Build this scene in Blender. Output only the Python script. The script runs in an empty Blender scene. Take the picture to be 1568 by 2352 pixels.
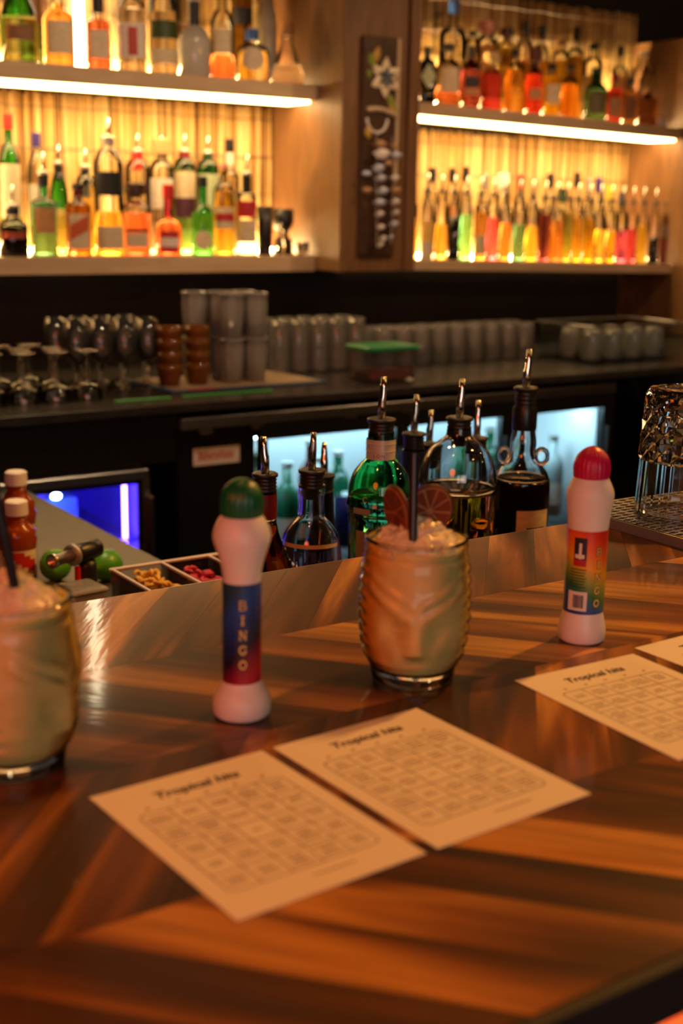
import bpy, math, random
from mathutils import Vector, Matrix
random.seed(7)
PI = math.pi
BAR = 1.07                      # height of the bar top above the floor; z below is given relative to it
sc = bpy.context.scene
COL = sc.collection

# ------------------------------------------------------------------ camera, world, lights, exposure
cam = bpy.data.cameras.new('camera')
cam.sensor_fit = 'VERTICAL'; cam.sensor_height = 36.0; cam.sensor_width = 24.0
cam.lens = 2961.0 * 36.0 / 2352.0
cam.clip_start = 0.02; cam.clip_end = 60
cam.dof.use_dof = True; cam.dof.focus_distance = 1.2; cam.dof.aperture_fstop = 5.5
camo = bpy.data.objects.new('camera', cam); COL.objects.link(camo)
RT = Vector((0.831, -0.556, 0.018)).normalized()
FW = Vector((0.545, 0.806, -0.230)).normalized()
RT = (RT - FW * RT.dot(FW)).normalized()
UP = RT.cross(FW)
CAM = Vector((0.0, 0.0, BAR + 0.315))
camo.matrix_world = Matrix(((RT.x, UP.x, -FW.x, CAM.x), (RT.y, UP.y, -FW.y, CAM.y), (RT.z, UP.z, -FW.z, CAM.z), (0, 0, 0, 1)))
sc.camera = camo

w = bpy.data.worlds.new('world'); sc.world = w; w.use_nodes = True
w.node_tree.nodes['Background'].inputs['Color'].default_value = (1.0, 0.62, 0.38, 1)
w.node_tree.nodes['Background'].inputs['Strength'].default_value = 0.03

vs = sc.view_settings
vs.view_transform = 'Standard'; vs.look = 'None'; vs.gamma = 1.0; vs.use_curve_mapping = False
vs.exposure = 0.0
sc.cycles.max_bounces = 9; sc.cycles.transmission_bounces = 8; sc.cycles.transparent_max_bounces = 16
sc.cycles.diffuse_bounces = 2; sc.cycles.glossy_bounces = 4; sc.cycles.adaptive_threshold = 0.08
sc.cycles.sample_clamp_indirect = 4.0; sc.cycles.sample_clamp_direct = 0.0
sc.cycles.caustics_reflective = False; sc.cycles.use_light_tree = False

def point(name, loc, col, power, rad):
    l = bpy.data.lights.new(name, 'POINT'); l.color = col; l.energy = power; l.shadow_soft_size = rad
    o = bpy.data.objects.new(name, l); COL.objects.link(o); o.location = (loc[0], loc[1], loc[2] + BAR); return o
def spot(name, loc, target, col, power, rad, ang, blend=0.6):
    l = bpy.data.lights.new(name, 'SPOT'); l.color = col; l.energy = power; l.shadow_soft_size = rad
    l.spot_size = math.radians(ang); l.spot_blend = blend
    o = bpy.data.objects.new(name, l); COL.objects.link(o); o.location = (loc[0], loc[1], loc[2] + BAR)
    d = Vector(target) - Vector(loc); o.rotation_euler = d.to_track_quat('-Z', 'Y').to_euler(); return o
# red-orange wash of the customers' side of the room, behind and to one side of the camera
point('red_room_lamp', (-0.70, 0.0, 0.62), (1.0, 0.125, 0.012), 35, 0.32)
# added soft fill, standing in for the dim, whiter room behind the camera
al = bpy.data.lights.new('room_fill', 'AREA'); al.shape = 'RECTANGLE'; al.size = 2.4; al.size_y = 1.0; al.energy = 24; al.color = (1.0, 0.92, 0.84)
alo = bpy.data.objects.new('room_fill', al); COL.objects.link(alo); alo.location = (-0.7, -2.7, BAR + 0.35); alo.rotation_euler = (math.radians(90), 0, math.radians(-22))
# warm spots hanging over the bar further along (outside the picture)
spot('bar_spot', (1.75, 0.95, 1.30), (1.05, 0.95, 0.0), (1.0, 0.42, 0.08), 80, 0.035, 80)
spot('bar_spot', (0.35, 0.95, 1.45), (0.60, 0.75, 0.0), (1.0, 0.42, 0.09), 6, 0.05, 80)
spot('aisle_spot', (0.75, 1.75, 1.45), (0.60, 1.6, -0.2), (1.0, 0.72, 0.42), 38, 0.04, 60)
spot('aisle_spot', (1.35, 1.85, 1.30), (1.35, 2.70, 0.1), (1.0, 0.68, 0.40), 28, 0.04, 85)
spot('aisle_spot', (2.5, 1.85, 1.30), (2.4, 2.70, 0.1), (1.0, 0.58, 0.30), 28, 0.04, 85)
# small bare bulbs strung over the far end of the bar
for _p in ((2.3, 0.35, 0.75), (2.1, 1.1, 0.85), (2.7, 0.8, 0.95), (1.5, 0.2, 1.1), (0.9, 1.5, 1.35)):
    point('string_bulb', _p, (1.0, 0.48, 0.12), 5, 0.018)

# ------------------------------------------------------------------ helpers: scene objects
def thing(name, label, cat, loc=(0, 0, 0), rotz=0.0, group=None):
    o = bpy.data.objects.new(name, None); COL.objects.link(o)
    o.empty_display_size = 0.02
    o.location = (loc[0], loc[1], loc[2] + BAR); o.rotation_euler = (0, 0, rotz)
    o['label'] = label; o['category'] = cat
    if group: o['group'] = group
    return o
def tag(o, label, cat, group=None):
    o['label'] = label; o['category'] = cat
    if group: o['group'] = group
    return o
def mesh(name, V, F, smooth=False):
    m = bpy.data.meshes.new(name); m.from_pydata(V, [], F); m.update()
    if smooth: m.polygons.foreach_set('use_smooth', [True] * len(m.polygons))
    return m
def obj(name, m, mt, parent=None, loc=(0, 0, 0), rot=(0, 0, 0), kind=None):
    o = bpy.data.objects.new(name, m); COL.objects.link(o)
    if mt is not None and not m.materials: m.materials.append(mt)
    if parent is None: o.location = (loc[0], loc[1], loc[2] + BAR)
    else: o.parent = parent; o.location = loc
    o.rotation_euler = rot
    if kind: o['kind'] = kind
    return o
def copy_tree(o, loc=None, rotz=None, label=None):
    def rec(src, par):
        c = src.copy(); COL.objects.link(c); c.parent = par
        for ch in list(src.children): rec(ch, c)
        return c
    c = rec(o, None)
    if loc is not None: c.location = (loc[0], loc[1], loc[2] + BAR)
    if rotz is not None: c.rotation_euler = (0, 0, rotz)
    if label: c['label'] = label
    return c

# ------------------------------------------------------------------ helpers: shapes
class MB:
    def __init__(s): s.V = []; s.F = []
    def add(s, V, F):
        n = len(s.V); s.V += [tuple(v) for v in V]; s.F += [tuple(i + n for i in f) for f in F]; return s
    def box(s, x0, x1, y0, y1, z0, z1, b=0.0):
        if b <= 0:
            V = [(x, y, z) for z in (z0, z1) for y in (y0, y1) for x in (x0, x1)]
            F = [(0, 2, 3, 1), (4, 5, 7, 6), (0, 1, 5, 4), (2, 6, 7, 3), (0, 4, 6, 2), (1, 3, 7, 5)]
            return s.add(V, F)
        V = []; F = []
        def ring(z, i):
            return [(x0 + i + b, y0 + i, z), (x1 - i - b, y0 + i, z), (x1 - i, y0 + i + b, z), (x1 - i, y1 - i - b, z), (x1 - i - b, y1 - i, z), (x0 + i + b, y1 - i, z), (x0 + i, y1 - i - b, z), (x0 + i, y0 + i + b, z)]
        for z, i in ((z0, b * .7), (z0 + b * .7, 0), (z1 - b * .7, 0), (z1, b * .7)): V += ring(z, i)
        for k in range(3):
            for j in range(8):
                a = k * 8 + j; c = k * 8 + (j + 1) % 8
                F.append((a, c, c + 8, a + 8))
        F.append(tuple(range(7, -1, -1))); F.append(tuple(range(24, 32)))
        return s.add(V, F)
    def lathe(s, prof, seg=24, n=2.0, c=(0, 0, 0), close=False, capb=True, capt=True, nfun=None, rotz=0.0):
        V = []; F = []; m = len(prof)
        for i, (z, r) in enumerate(prof):
            e = nfun(z) if nfun else n
            for j in range(seg):
                a = 2 * PI * j / seg
                k = r if e <= 2.001 and e >= 1.999 else r / ((abs(math.cos(a)) ** e + abs(math.sin(a)) ** e) ** (1 / e))
                V.append((c[0] + k * math.cos(a + rotz), c[1] + k * math.sin(a + rotz), c[2] + z))
        for i in range(m - 1):
            for j in range(seg):
                a = i * seg + j; b_ = i * seg + (j + 1) % seg
                F.append((a, b_, b_ + seg, a + seg))
        if close:
            for j in range(seg):
                a = (m - 1) * seg + j; b_ = (m - 1) * seg + (j + 1) % seg
                F.append((a, b_, (j + 1) % seg, j))
        else:
            if capb: F.append(tuple(range(seg - 1, -1, -1)))
            if capt: F.append(tuple((m - 1) * seg + j for j in range(seg)))
        return s.add(V, F)
    def tube(s, pts, rad, seg=8, cap=True):
        P = [Vector(p) for p in pts]; R = rad if isinstance(rad, (list, tuple)) else [rad] * len(P)
        V = []; F = []; t0 = (P[1] - P[0]).normalized()
        u = t0.orthogonal().normalized()
        for i, p in enumerate(P):
            t = (P[min(i + 1, len(P) - 1)] - P[max(i - 1, 0)]).normalized()
            u = (u - t * u.dot(t)).normalized(); v = t.cross(u)
            for j in range(seg):
                a = 2 * PI * j / seg
                V.append(p + (u * math.cos(a) + v * math.sin(a)) * R[i])
        for i in range(len(P) - 1):
            for j in range(seg):
                a = i * seg + j; b_ = i * seg + (j + 1) % seg
                F.append((a, b_, b_ + seg, a + seg))
        if cap:
            F.append(tuple(range(seg - 1, -1, -1))); F.append(tuple((len(P) - 1) * seg + j for j in range(seg)))
        return s.add(V, F)
    def quad(s, a, b, c, d): return s.add([a, b, c, d], [(0, 1, 2, 3)])
    def prism(s, poly, z0, z1):
        n = len(poly); V = [(x, y, z0) for x, y in poly] + [(x, y, z1) for x, y in poly]
        F = [tuple(range(n - 1, -1, -1)), tuple(range(n, 2 * n))] + [(i, (i + 1) % n, (i + 1) % n + n, i + n) for i in range(n)]
        return s.add(V, F)
    def ball(s, c, rx, ry, rz, seg=12, rings=8, jit=0.0):
        V = []; F = []
        V.append((c[0], c[1], c[2] - rz))
        for i in range(1, rings):
            ph = -PI / 2 + PI * i / rings
            for j in range(seg):
                a = 2 * PI * j / seg; q = 1 + jit * (random.random() - .5)
                V.append((c[0] + q * rx * math.cos(ph) * math.cos(a), c[1] + q * ry * math.cos(ph) * math.sin(a), c[2] + q * rz * math.sin(ph)))
        V.append((c[0], c[1], c[2] + rz)); T = len(V) - 1
        for j in range(seg):
            F.append((0, 1 + (j + 1) % seg, 1 + j)); F.append((T, T - seg + j, T - seg + (j + 1) % seg))
        for i in range(rings - 2):
            for j in range(seg):
                a = 1 + i * seg + j; b_ = 1 + i * seg + (j + 1) % seg
                F.append((a, b_, b_ + seg, a + seg))
        return s.add(V, F)
    def mesh(s, name, smooth=False): return mesh(name, s.V, s.F, smooth)
    def build(s, name, mt, parent=None, loc=(0, 0, 0), rot=(0, 0, 0), smooth=False, kind=None):
        return obj(name, s.mesh(name, smooth), mt, parent, loc, rot, kind)

# ------------------------------------------------------------------ helpers: materials
def hx(h):
    h = h.lstrip('#'); c = [int(h[i:i + 2], 16) / 255 for i in (0, 2, 4)]
    return tuple(x / 12.92 if x <= .04045 else ((x + .055) / 1.055) ** 2.4 for x in c)
M = {}
def nodes(name):
    m = bpy.data.materials.new(name); m.use_nodes = True; nt = m.node_tree
    return m, nt, nt.nodes['Principled BSDF']
def N(nt, t, **kw):
    n = nt.nodes.new(t)
    for k, v in kw.items():
        if k in ('inp',):
            for a, b in v.items(): n.inputs[a].default_value = b
        else: setattr(n, k, v)
    return n
def plain(name, col, rough=.5, metal=0.0, coat=0.0, spec=.5, noise=0.0, nscale=40.0, bump=0.0, sss=0.0, stretch=(1, 1, 1)):
    m, nt, b = nodes(name)
    b.inputs['Base Color'].default_value = (*col, 1); b.inputs['Roughness'].default_value = rough
    b.inputs['Metallic'].default_value = metal; b.inputs['Coat Weight'].default_value = coat
    b.inputs['Specular IOR Level'].default_value = spec
    if False: b.inputs['Subsurface Weight'].default_value = sss; b.inputs['Subsurface Radius'].default_value = (.006, .004, .002)
    if noise or bump:
        tc = N(nt, 'ShaderNodeTexCoord'); mp = N(nt, 'ShaderNodeMapping'); mp.inputs['Scale'].default_value = stretch
        nt.links.new(tc.outputs['Object'], mp.inputs[0])
        nz = N(nt, 'ShaderNodeTexNoise', inp={'Scale': nscale, 'Detail': 4.0}); nt.links.new(mp.outputs[0], nz.inputs['Vector'])
        if noise:
            mx = N(nt, 'ShaderNodeMix', data_type='RGBA', blend_type='MULTIPLY'); mx.inputs['Factor'].default_value = noise
            mx.inputs[6].default_value = (*col, 1)
            cr = N(nt, 'ShaderNodeValToRGB'); cr.color_ramp.elements[0].position = .3; cr.color_ramp.elements[1].position = .7
            cr.color_ramp.elements[0].color = (.25, .25, .25, 1); cr.color_ramp.elements[1].color = (1.3, 1.3, 1.3, 1)
            nt.links.new(nz.outputs['Fac'], cr.inputs[0]); nt.links.new(cr.outputs[0], mx.inputs[7]); nt.links.new(mx.outputs[2], b.inputs['Base Color'])
        if bump:
            bp = N(nt, 'ShaderNodeBump', inp={'Strength': bump, 'Distance': .002}); nt.links.new(nz.outputs['Fac'], bp.inputs['Height']); nt.links.new(bp.outputs[0], b.inputs['Normal'])
    M[name] = m; return m
def glass(name, col, ior=1.5, rough=0.0):
    m, nt, b = nodes(name)
    b.inputs['Base Color'].default_value = (*col, 1); b.inputs['Roughness'].default_value = rough
    b.inputs['Transmission Weight'].default_value = 1.0; b.inputs['IOR'].default_value = ior
    M[name] = m; return m
def thin(name, col, refl=1.35, rough=.03, haze=0.0, hazecol=(.8, .8, .8)):
    # thin-walled glass: what is behind shows through, with a fresnel reflection
    m, nt, b = nodes(name); nt.nodes.remove(b); out = nt.nodes['Material Output']
    tr = N(nt, 'ShaderNodeBsdfTransparent'); tr.inputs[0].default_value = (*col, 1)
    gl = N(nt, 'ShaderNodeBsdfGlossy'); gl.inputs['Roughness'].default_value = rough
    fr = N(nt, 'ShaderNodeFresnel', inp={'IOR': refl})
    mx = N(nt, 'ShaderNodeMixShader'); nt.links.new(fr.outputs[0], mx.inputs[0])
    last = tr.outputs[0]
    if haze:
        df = N(nt, 'ShaderNodeBsdfDiffuse'); df.inputs[0].default_value = (*hazecol, 1)
        m2 = N(nt, 'ShaderNodeMixShader'); m2.inputs[0].default_value = haze
        nt.links.new(last, m2.inputs[1]); nt.links.new(df.outputs[0], m2.inputs[2]); last = m2.outputs[0]
    nt.links.new(last, mx.inputs[1]); nt.links.new(gl.outputs[0], mx.inputs[2]); nt.links.new(mx.outputs[0], out.inputs[0])
    M[name] = m; return m
def emit(name, col, s):
    m, nt, b = nodes(name); nt.nodes.remove(b)
    e = N(nt, 'ShaderNodeEmission'); e.inputs[0].default_value = (*col, 1); e.inputs[1].default_value = s
    nt.links.new(e.outputs[0], nt.nodes['Material Output'].inputs[0]); M[name] = m; return m

# wood of the bar: tone per plank from the object colour, grain along the plank
def bar_wood():
    m, nt, b = nodes('bar_wood')
    tc = N(nt, 'ShaderNodeTexCoord'); oi = N(nt, 'ShaderNodeObjectInfo')
    off = N(nt, 'ShaderNodeVectorMath', operation='MULTIPLY_ADD')
    cmb = N(nt, 'ShaderNodeCombineXYZ')
    nt.links.new(oi.outputs['Random'], cmb.inputs[0]); nt.links.new(oi.outputs['Random'], cmb.inputs[1])
    nt.links.new(cmb.outputs[0], off.inputs[0]); off.inputs[1].default_value = (37.0, 11.0, 5.0); nt.links.new(tc.outputs['Object'], off.inputs[2])
    mp = N(nt, 'ShaderNodeMapping'); mp.inputs['Scale'].default_value = (3.0, 42.0, 3.0); nt.links.new(off.outputs[0], mp.inputs[0])
    n1 = N(nt, 'ShaderNodeTexNoise', inp={'Scale': 1.3, 'Detail': 5.0, 'Roughness': .6, 'Distortion': .6}); nt.links.new(mp.outputs[0], n1.inputs['Vector'])
    mp2 = N(nt, 'ShaderNodeMapping'); mp2.inputs['Scale'].default_value = (2.2, 17.0, 2.0); nt.links.new(off.outputs[0], mp2.inputs[0])
    n2 = N(nt, 'ShaderNodeTexNoise', inp={'Scale': 1.0, 'Detail': 2.0, 'Distortion': .8}); nt.links.new(mp2.outputs[0], n2.inputs['Vector'])
    # heartwood / sapwood by plank tone plus a slow streak across the plank
    sep = N(nt, 'ShaderNodeSeparateColor'); nt.links.new(oi.outputs['Color'], sep.inputs[0])
    mr = N(nt, 'ShaderNodeMapRange', inp={1: .38, 2: .66, 3: -.30, 4: .42}); nt.links.new(n2.outputs['Fac'], mr.inputs[0])
    ad = N(nt, 'ShaderNodeMath', operation='ADD'); nt.links.new(sep.outputs[0], ad.inputs[0]); nt.links.new(mr.outputs[0], ad.inputs[1])
    cr = N(nt, 'ShaderNodeValToRGB'); e = cr.color_ramp.elements
    e[0].position = .0; e[0].color = (.045, .019, .009, 1); e[1].position = 1.0; e[1].color = (.60, .30, .07, 1)
    x = cr.color_ramp.elements.new(.35); x.color = (.12, .042, .009, 1)
    x = cr.color_ramp.elements.new(.60); x.color = (.28, .105, .018, 1)
    x = cr.color_ramp.elements.new(.80); x.color = (.52, .24, .045, 1)
    nt.links.new(ad.outputs[0], cr.inputs[0])
    mx = N(nt, 'ShaderNodeMix', data_type='RGBA', blend_type='MULTIPLY'); mx.inputs['Factor'].default_value = .75
    cg = N(nt, 'ShaderNodeValToRGB'); cg.color_ramp.elements[0].position = .35; cg.color_ramp.elements[1].position = .62
    cg.color_ramp.elements[0].color = (.38, .34, .30, 1); cg.color_ramp.elements[1].color = (1.1, 1.08, 1.05, 1)
    nt.links.new(n1.outputs['Fac'], cg.inputs[0]); nt.links.new(cr.outputs[0], mx.inputs[6]); nt.links.new(cg.outputs[0], mx.inputs[7])
    nt.links.new(mx.outputs[2], b.inputs['Base Color'])
    b.inputs['Roughness'].default_value = .42; b.inputs['Specular IOR Level'].default_value = .15; b.inputs['Coat Weight'].default_value = .55; b.inputs['Coat Roughness'].default_value = .08; b.inputs['Coat IOR'].default_value = 1.45
    bp = N(nt, 'ShaderNodeBump', inp={'Strength': .35, 'Distance': .0006}); nt.links.new(n1.outputs['Fac'], bp.inputs['Height']); nt.links.new(bp.outputs[0], b.inputs['Normal'])
    mp3 = N(nt, 'ShaderNodeMapping'); mp3.inputs['Scale'].default_value = (30.0, 140.0, 30.0); nt.links.new(off.outputs[0], mp3.inputs[0])
    n3 = N(nt, 'ShaderNodeTexNoise', inp={'Scale': 1.0, 'Detail': 2.0}); nt.links.new(mp3.outputs[0], n3.inputs['Vector'])
    bc = N(nt, 'ShaderNodeBump', inp={'Strength': .16, 'Distance': .0006}); nt.links.new(n3.outputs['Fac'], bc.inputs['Height']); nt.links.new(bc.outputs[0], b.inputs['Coat Normal'])
    M['bar_wood'] = m
bar_wood()
def reed_mat():
    m, nt, b = nodes('reed')
    g = N(nt, 'ShaderNodeNewGeometry'); cr = N(nt, 'ShaderNodeValToRGB'); e = cr.color_ramp.elements
    e[0].position = 0; e[0].color = (.12, .05, .012, 1); e[1].position = 1; e[1].color = (.85, .66, .34, 1)
    x = cr.color_ramp.elements.new(.25); x.color = (.45, .25, .07, 1); x = cr.color_ramp.elements.new(.7); x.color = (.68, .45, .17, 1)
    nt.links.new(g.outputs['Random Per Island'], cr.inputs[0])
    tc = N(nt, 'ShaderNodeTexCoord'); mp = N(nt, 'ShaderNodeMapping'); mp.inputs['Scale'].default_value = (90, 90, 7); nt.links.new(tc.outputs['Object'], mp.inputs[0])
    nz = N(nt, 'ShaderNodeTexNoise', inp={'Scale': 1.0, 'Detail': 3.0}); nt.links.new(mp.outputs[0], nz.inputs['Vector'])
    c2 = N(nt, 'ShaderNodeValToRGB'); c2.color_ramp.elements[0].position = .3; c2.color_ramp.elements[0].color = (.55, .48, .38, 1); c2.color_ramp.elements[1].position = .6; c2.color_ramp.elements[1].color = (1.1, 1.1, 1.1, 1)
    nt.links.new(nz.outputs['Fac'], c2.inputs[0])
    mx = N(nt, 'ShaderNodeMix', data_type='RGBA', blend_type='MULTIPLY'); mx.inputs['Factor'].default_value = .8
    nt.links.new(cr.outputs[0], mx.inputs[6]); nt.links.new(c2.outputs[0], mx.inputs[7]); nt.links.new(mx.outputs[2], b.inputs['Base Color'])
    b.inputs['Roughness'].default_value = .55; M['reed'] = m
reed_mat()
def panel_wood(name, dark, light, sc_=(1.5, 1.5, .6), rough=.45):
    m, nt, b = nodes(name)
    tc = N(nt, 'ShaderNodeTexCoord'); mp = N(nt, 'ShaderNodeMapping'); mp.inputs['Scale'].default_value = sc_; nt.links.new(tc.outputs['Object'], mp.inputs[0])
    nz = N(nt, 'ShaderNodeTexNoise', inp={'Scale': 9.0, 'Detail': 6.0, 'Distortion': .8}); nt.links.new(mp.outputs[0], nz.inputs['Vector'])
    cr = N(nt, 'ShaderNodeValToRGB'); e = cr.color_ramp.elements
    e[0].position = .32; e[0].color = (*dark, 1); e[1].position = .68; e[1].color = (*light, 1)
    nt.links.new(nz.outputs['Fac'], cr.inputs[0]); nt.links.new(cr.outputs[0], b.inputs['Base Color']); b.inputs['Roughness'].default_value = rough
    M[name] = m; return m
panel_wood('pillar_wood', (.125, .060, .024), (.20, .098, .040), (6, 6, .8))
panel_wood('shelf_wood', (.50, .36, .21), (.62, .46, .29), (.8, 6, 6), .4)
panel_wood('carved_wood', (.030, .014, .008), (.070, .032, .016), (6, 6, 2), .4)

plain('black', (.008, .008, .009), .35); plain('black_matte', (.010, .009, .009), .7); plain('black_rubber', (.012, .011, .010), .42)
plain('wall_dark', (.022, .018, .016), .8, noise=.3, nscale=6); plain('ceiling_dark', (.018, .016, .015), .9)
plain('floor_dark', (.05, .035, .025), .6, noise=.5, nscale=8)
plain('steel', (.52, .50, .47), .32, metal=1.0, noise=.15, nscale=20, stretch=(1, 12, 12))
plain('steel_dull', (.42, .40, .37), .5, metal=.7, noise=.12, nscale=18); plain('work_steel', (.065, .060, .056), .42, metal=.0, noise=.12, nscale=18); plain('chrome', (.78, .77, .75), .12, metal=1.0)
plain('counter', (.035, .031, .028), .22, noise=.4, nscale=30); plain('white_plastic', (.74, .70, .68), .38, sss=.15)
plain('cream_board', (.55, .42, .27), .45, noise=.15, nscale=20); plain('white_paint', (.78, .80, .82), .45)
plain('paper', (.80, .76, .74), .75); plain('ink', (.045, .03, .035), .7); plain('ink_grey', (.30, .25, .26), .8); plain('ink_line', (.13, .09, .10), .8)
plain('paper_red', (.62, .05, .03), .6); plain('amber_glass_solid', (.30, .10, .015), .1)
glass('glass', (1, 1, 1), 1.5); glass('glass_green', (.10, .62, .22), 1.5); glass('glass_thick', (.97, .98, 1.0), 1.5)
thin('thin_clear', (.95, .96, .96), 1.6, .04); thin('thin_pane', (.90, .95, .97), 1.25, .02)
thin('thin_frost', (.80, .79, .76), 1.5, .08, .15, (.78, .74, .68)); thin('thin_goblet', (.90, .89, .87), 1.75, .05, .04, (.8, .76, .7)); thin('thin_rib', (.74, .73, .70), 1.55, .10, .28, (.80, .76, .70)); thin('thin_amber', (.62, .24, .05), 1.45, .08, .20, (.7, .26, .04))
thin('thin_plastic', (.80, .78, .80), 1.4, .08, .035, (.75, .72, .74))
LED = (1.0, .62, .24)
emit('led_warm', LED, 20.0); emit('led_back_high', LED, 600.0); emit('led_back', LED, 220.0); emit('led_tube', (1.0, .80, .50), 14.0)
emit('led_cool', (.55, .88, 1.0), 36.0); emit('led_blue', (.10, .04, 1.0), 70.0); emit('led_blue_spot', (.35, .45, 1.0), 40.0); emit('led_orange', (1.0, .12, .015), 80.0)
# ------------------------------------------------------------------ the room
def struct(name, mb, mt, smooth=False):
    o = mb.build(name, mt, smooth=smooth); o['kind'] = 'structure'; return o
FLZ = -BAR
struct('floor', MB().box(-2.6, 4.6, -3.1, 3.6, FLZ - .05, FLZ), M['floor_dark'])
struct('ceiling', MB().box(-2.6, 4.6, -3.1, 3.6, 1.75, 1.80), M['ceiling_dark'])
struct('wall_back', MB().box(-2.6, 4.6, 3.24, 3.34, FLZ, 1.75), M['wall_dark'])
struct('wall_left', MB().box(-2.6, -2.5, -3.0, 3.24, FLZ, 1.75), M['wall_dark'])
struct('wall_right', MB().box(4.5, 4.6, -3.0, 3.24, FLZ, 1.75), M['wall_dark'])
struct('wall_front', MB().box(-2.5, 4.5, -3.1, -3.0, FLZ, 1.75), M['wall_dark'])

# ------------------------------------------------------------------ the bar: slab, chevron planks, front
bar = thing('bar_counter', 'long varnished bar top of dark and pale wood planks laid in chevrons', 'bar', (0, 0, 0))
MB().box(-1.0, 2.6, .335, .945, -.026, -.0035).build('slab', M['black'], bar)
MB().box(-1.0, 2.6, .327, .335, -.026, -.0004, .001).build('edge_strip', M['black_matte'], bar)
MB().box(-1.0, 2.6, .945, .9465, -.026, -.0004).build('edge_strip', M['pillar_wood'], bar)
MB().box(-1.0, 2.6, .40, .44, FLZ, -.026).build('front_panel', M['shelf_wood'], bar)
MB().box(-1.0, 2.6, .90, .93, FLZ, -.026).build('back_panel', M['black'], bar)
ROWS = [.335, .4875, .640, .7925, .945]
PITCH = .0585; ANG = math.radians(48.5)
phase = [.388 + .46 / math.tan(ANG), .0, .371 + .718 / math.tan(ANG), .0]
tone_at = {0: {}, 1: {}, 2: {}, 3: {}}
def plank_mesh(sign, w):
    # parallelogram in a local frame whose x axis runs along the plank
    dx = w / math.tan(ANG) * sign; g = .00012
    def P(u, v): return (u, v)
    pts = [(g, g), (PITCH - g, g), (PITCH - g + dx, w - g), (g + dx, w - g)]
    a = ANG if sign > 0 else -ANG
    ca, sa = math.cos(-a), math.sin(-a)
    L = [(x * ca - y * sa, x * sa + y * ca) for x, y in pts]
    V = [(x, y, -.0035) for x, y in L] + [(x, y, 0) for x, y in L]
    F = [(3, 2, 1, 0), (4, 5, 6, 7)] + [(i, (i + 1) % 4, (i + 1) % 4 + 4, i + 4) for i in range(4)]
    return mesh('plank', V, F)
rng = random.Random(11)
for r in range(4):
    sign = -1 if r % 2 == 0 else 1
    wdt = ROWS[r + 1] - ROWS[r]; pm = plank_mesh(sign, wdt); pm.materials.append(M['bar_wood'])
    a = ANG * sign; sh = wdt / math.tan(ANG) * sign
    # X where a joint crosses the near side of the row
    if sign < 0: x00 = (.388 + (.46 - ROWS[0]) / math.tan(ANG)) if r == 0 else (.371 + (.718 - ROWS[2]) / math.tan(ANG))
    else: x00 = .546 - (.644 - ROWS[1]) / math.tan(ANG) if r == 1 else .317 + (ROWS[3] - .777) / math.tan(ANG)
    n0 = int((-.95 - min(0, sh) - x00) / PITCH); n1 = int((2.55 - max(0, sh) - x00) / PITCH)
    for k in range(n0, n1):
        x = x00 + k * PITCH
        o = obj('plank', pm, None, bar, (x, ROWS[r], -rng.uniform(0, .00012)), (0, 0, a))
        t = rng.choice([.18, .25, .32, .4, .48, .55, .62])
        if r == 0: t = {0: .82, -1: .20, -2: .46, -3: .50, -4: .40, -5: .34, -6: .42, 1: .16, 2: .22, 3: .45, 4: .7}.get(k, t)
        if r == 1: t = {0: .40, -1: .36, -2: .34, -3: .30, -4: .32, -5: .36, 1: .44, 2: .42, 3: .66, 4: .4}.get(k, t)
        if r == 2: t = {0: .74, 1: .24, 2: .30, 3: .80, 4: .40, -1: .30, -2: .42, -3: .30, 5: .52, 6: .36, 7: .6}.get(k, t)
        if r == 3: t = {-1: .74, 0: .40, 1: .36, 2: .46, 3: .38, 4: .52, 5: .44, 6: .40, 7: .54, 8: .42, -2: .36, -3: .42}.get(k, t)
        o.color = (max(0, min(1, t + rng.uniform(-.05, .05))), 0, 0, 1)
o = MB().box(-.9, 2.5, .372, .392, -.036, -.027).build('light_strip', M['led_orange']); tag(o, 'orange glowing light strip under the lip of the bar', 'light')

# ------------------------------------------------------------------ back-bar shelving
MB_ = MB
Zlt, Zlb, Zut, Zub = .186, .145, .627, .587
XL0, XP, XP1, XR1 = .55, 1.927, 2.165, 3.33
def zr(x): return -.02 * (x - 2.24)
def board(name, label, x0, x1, zt, zb, tilt, yf=3.0):
    m = MB(); f = zr if tilt else (lambda x: 0.0)
    V = []
    for z in (zb, zt):
        for y in (yf, 3.222):
            for x in (x0, x1): V.append((x, y, z + f(x)))
    m.add(V, [(0, 2, 3, 1), (4, 5, 7, 6), (0, 1, 5, 4), (2, 6, 7, 3), (0, 4, 6, 2), (1, 3, 7, 5)])
    o = m.build(name, M['shelf_wood']); tag(o, label, 'shelf', 'back-bar shelves'); return o
board('wall_shelf', 'pale lower shelf carrying green, clear and red liquor bottles and black cups', XL0, XP - .001, Zlt, Zlb, False)
board('wall_shelf', 'pale upper shelf with cork-stoppered and cream-labelled bottles above the glowing strip', XL0, XP - .001, Zut, Zub, False)
board('wall_shelf', 'pale lower shelf carrying the row of colourful syrup pourer bottles', XP1 + .002, XR1 - .001, .172, .144, True)
board('wall_shelf', 'pale upper shelf beyond the carved pillar with amber and red bottles', XP1 + .002, XR1 - .001, .605, .570, True)
def under_led(label, x0, x1, zb, tilt):
    f = zr if tilt else (lambda x: 0.0); V = []
    for z in (zb - .006, zb - .0005):
        for y in (3.012, 3.125):
            for x in (x0, x1): V.append((x, y, z + f(x)))
    o = MB().add(V, [(0, 2, 3, 1), (4, 5, 7, 6), (0, 1, 5, 4), (2, 6, 7, 3), (0, 4, 6, 2), (1, 3, 7, 5)]).build('light_strip', M['led_warm'])
    tag(o, label, 'light')
under_led('warm white light panel under the upper shelf near the carved pillar', XL0 + .02, XP - .015, Zub, False)
under_led('warm white light panel under the far upper shelf beyond the pillar', XP1 + .02, XR1 - .015, .570, True)
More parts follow.
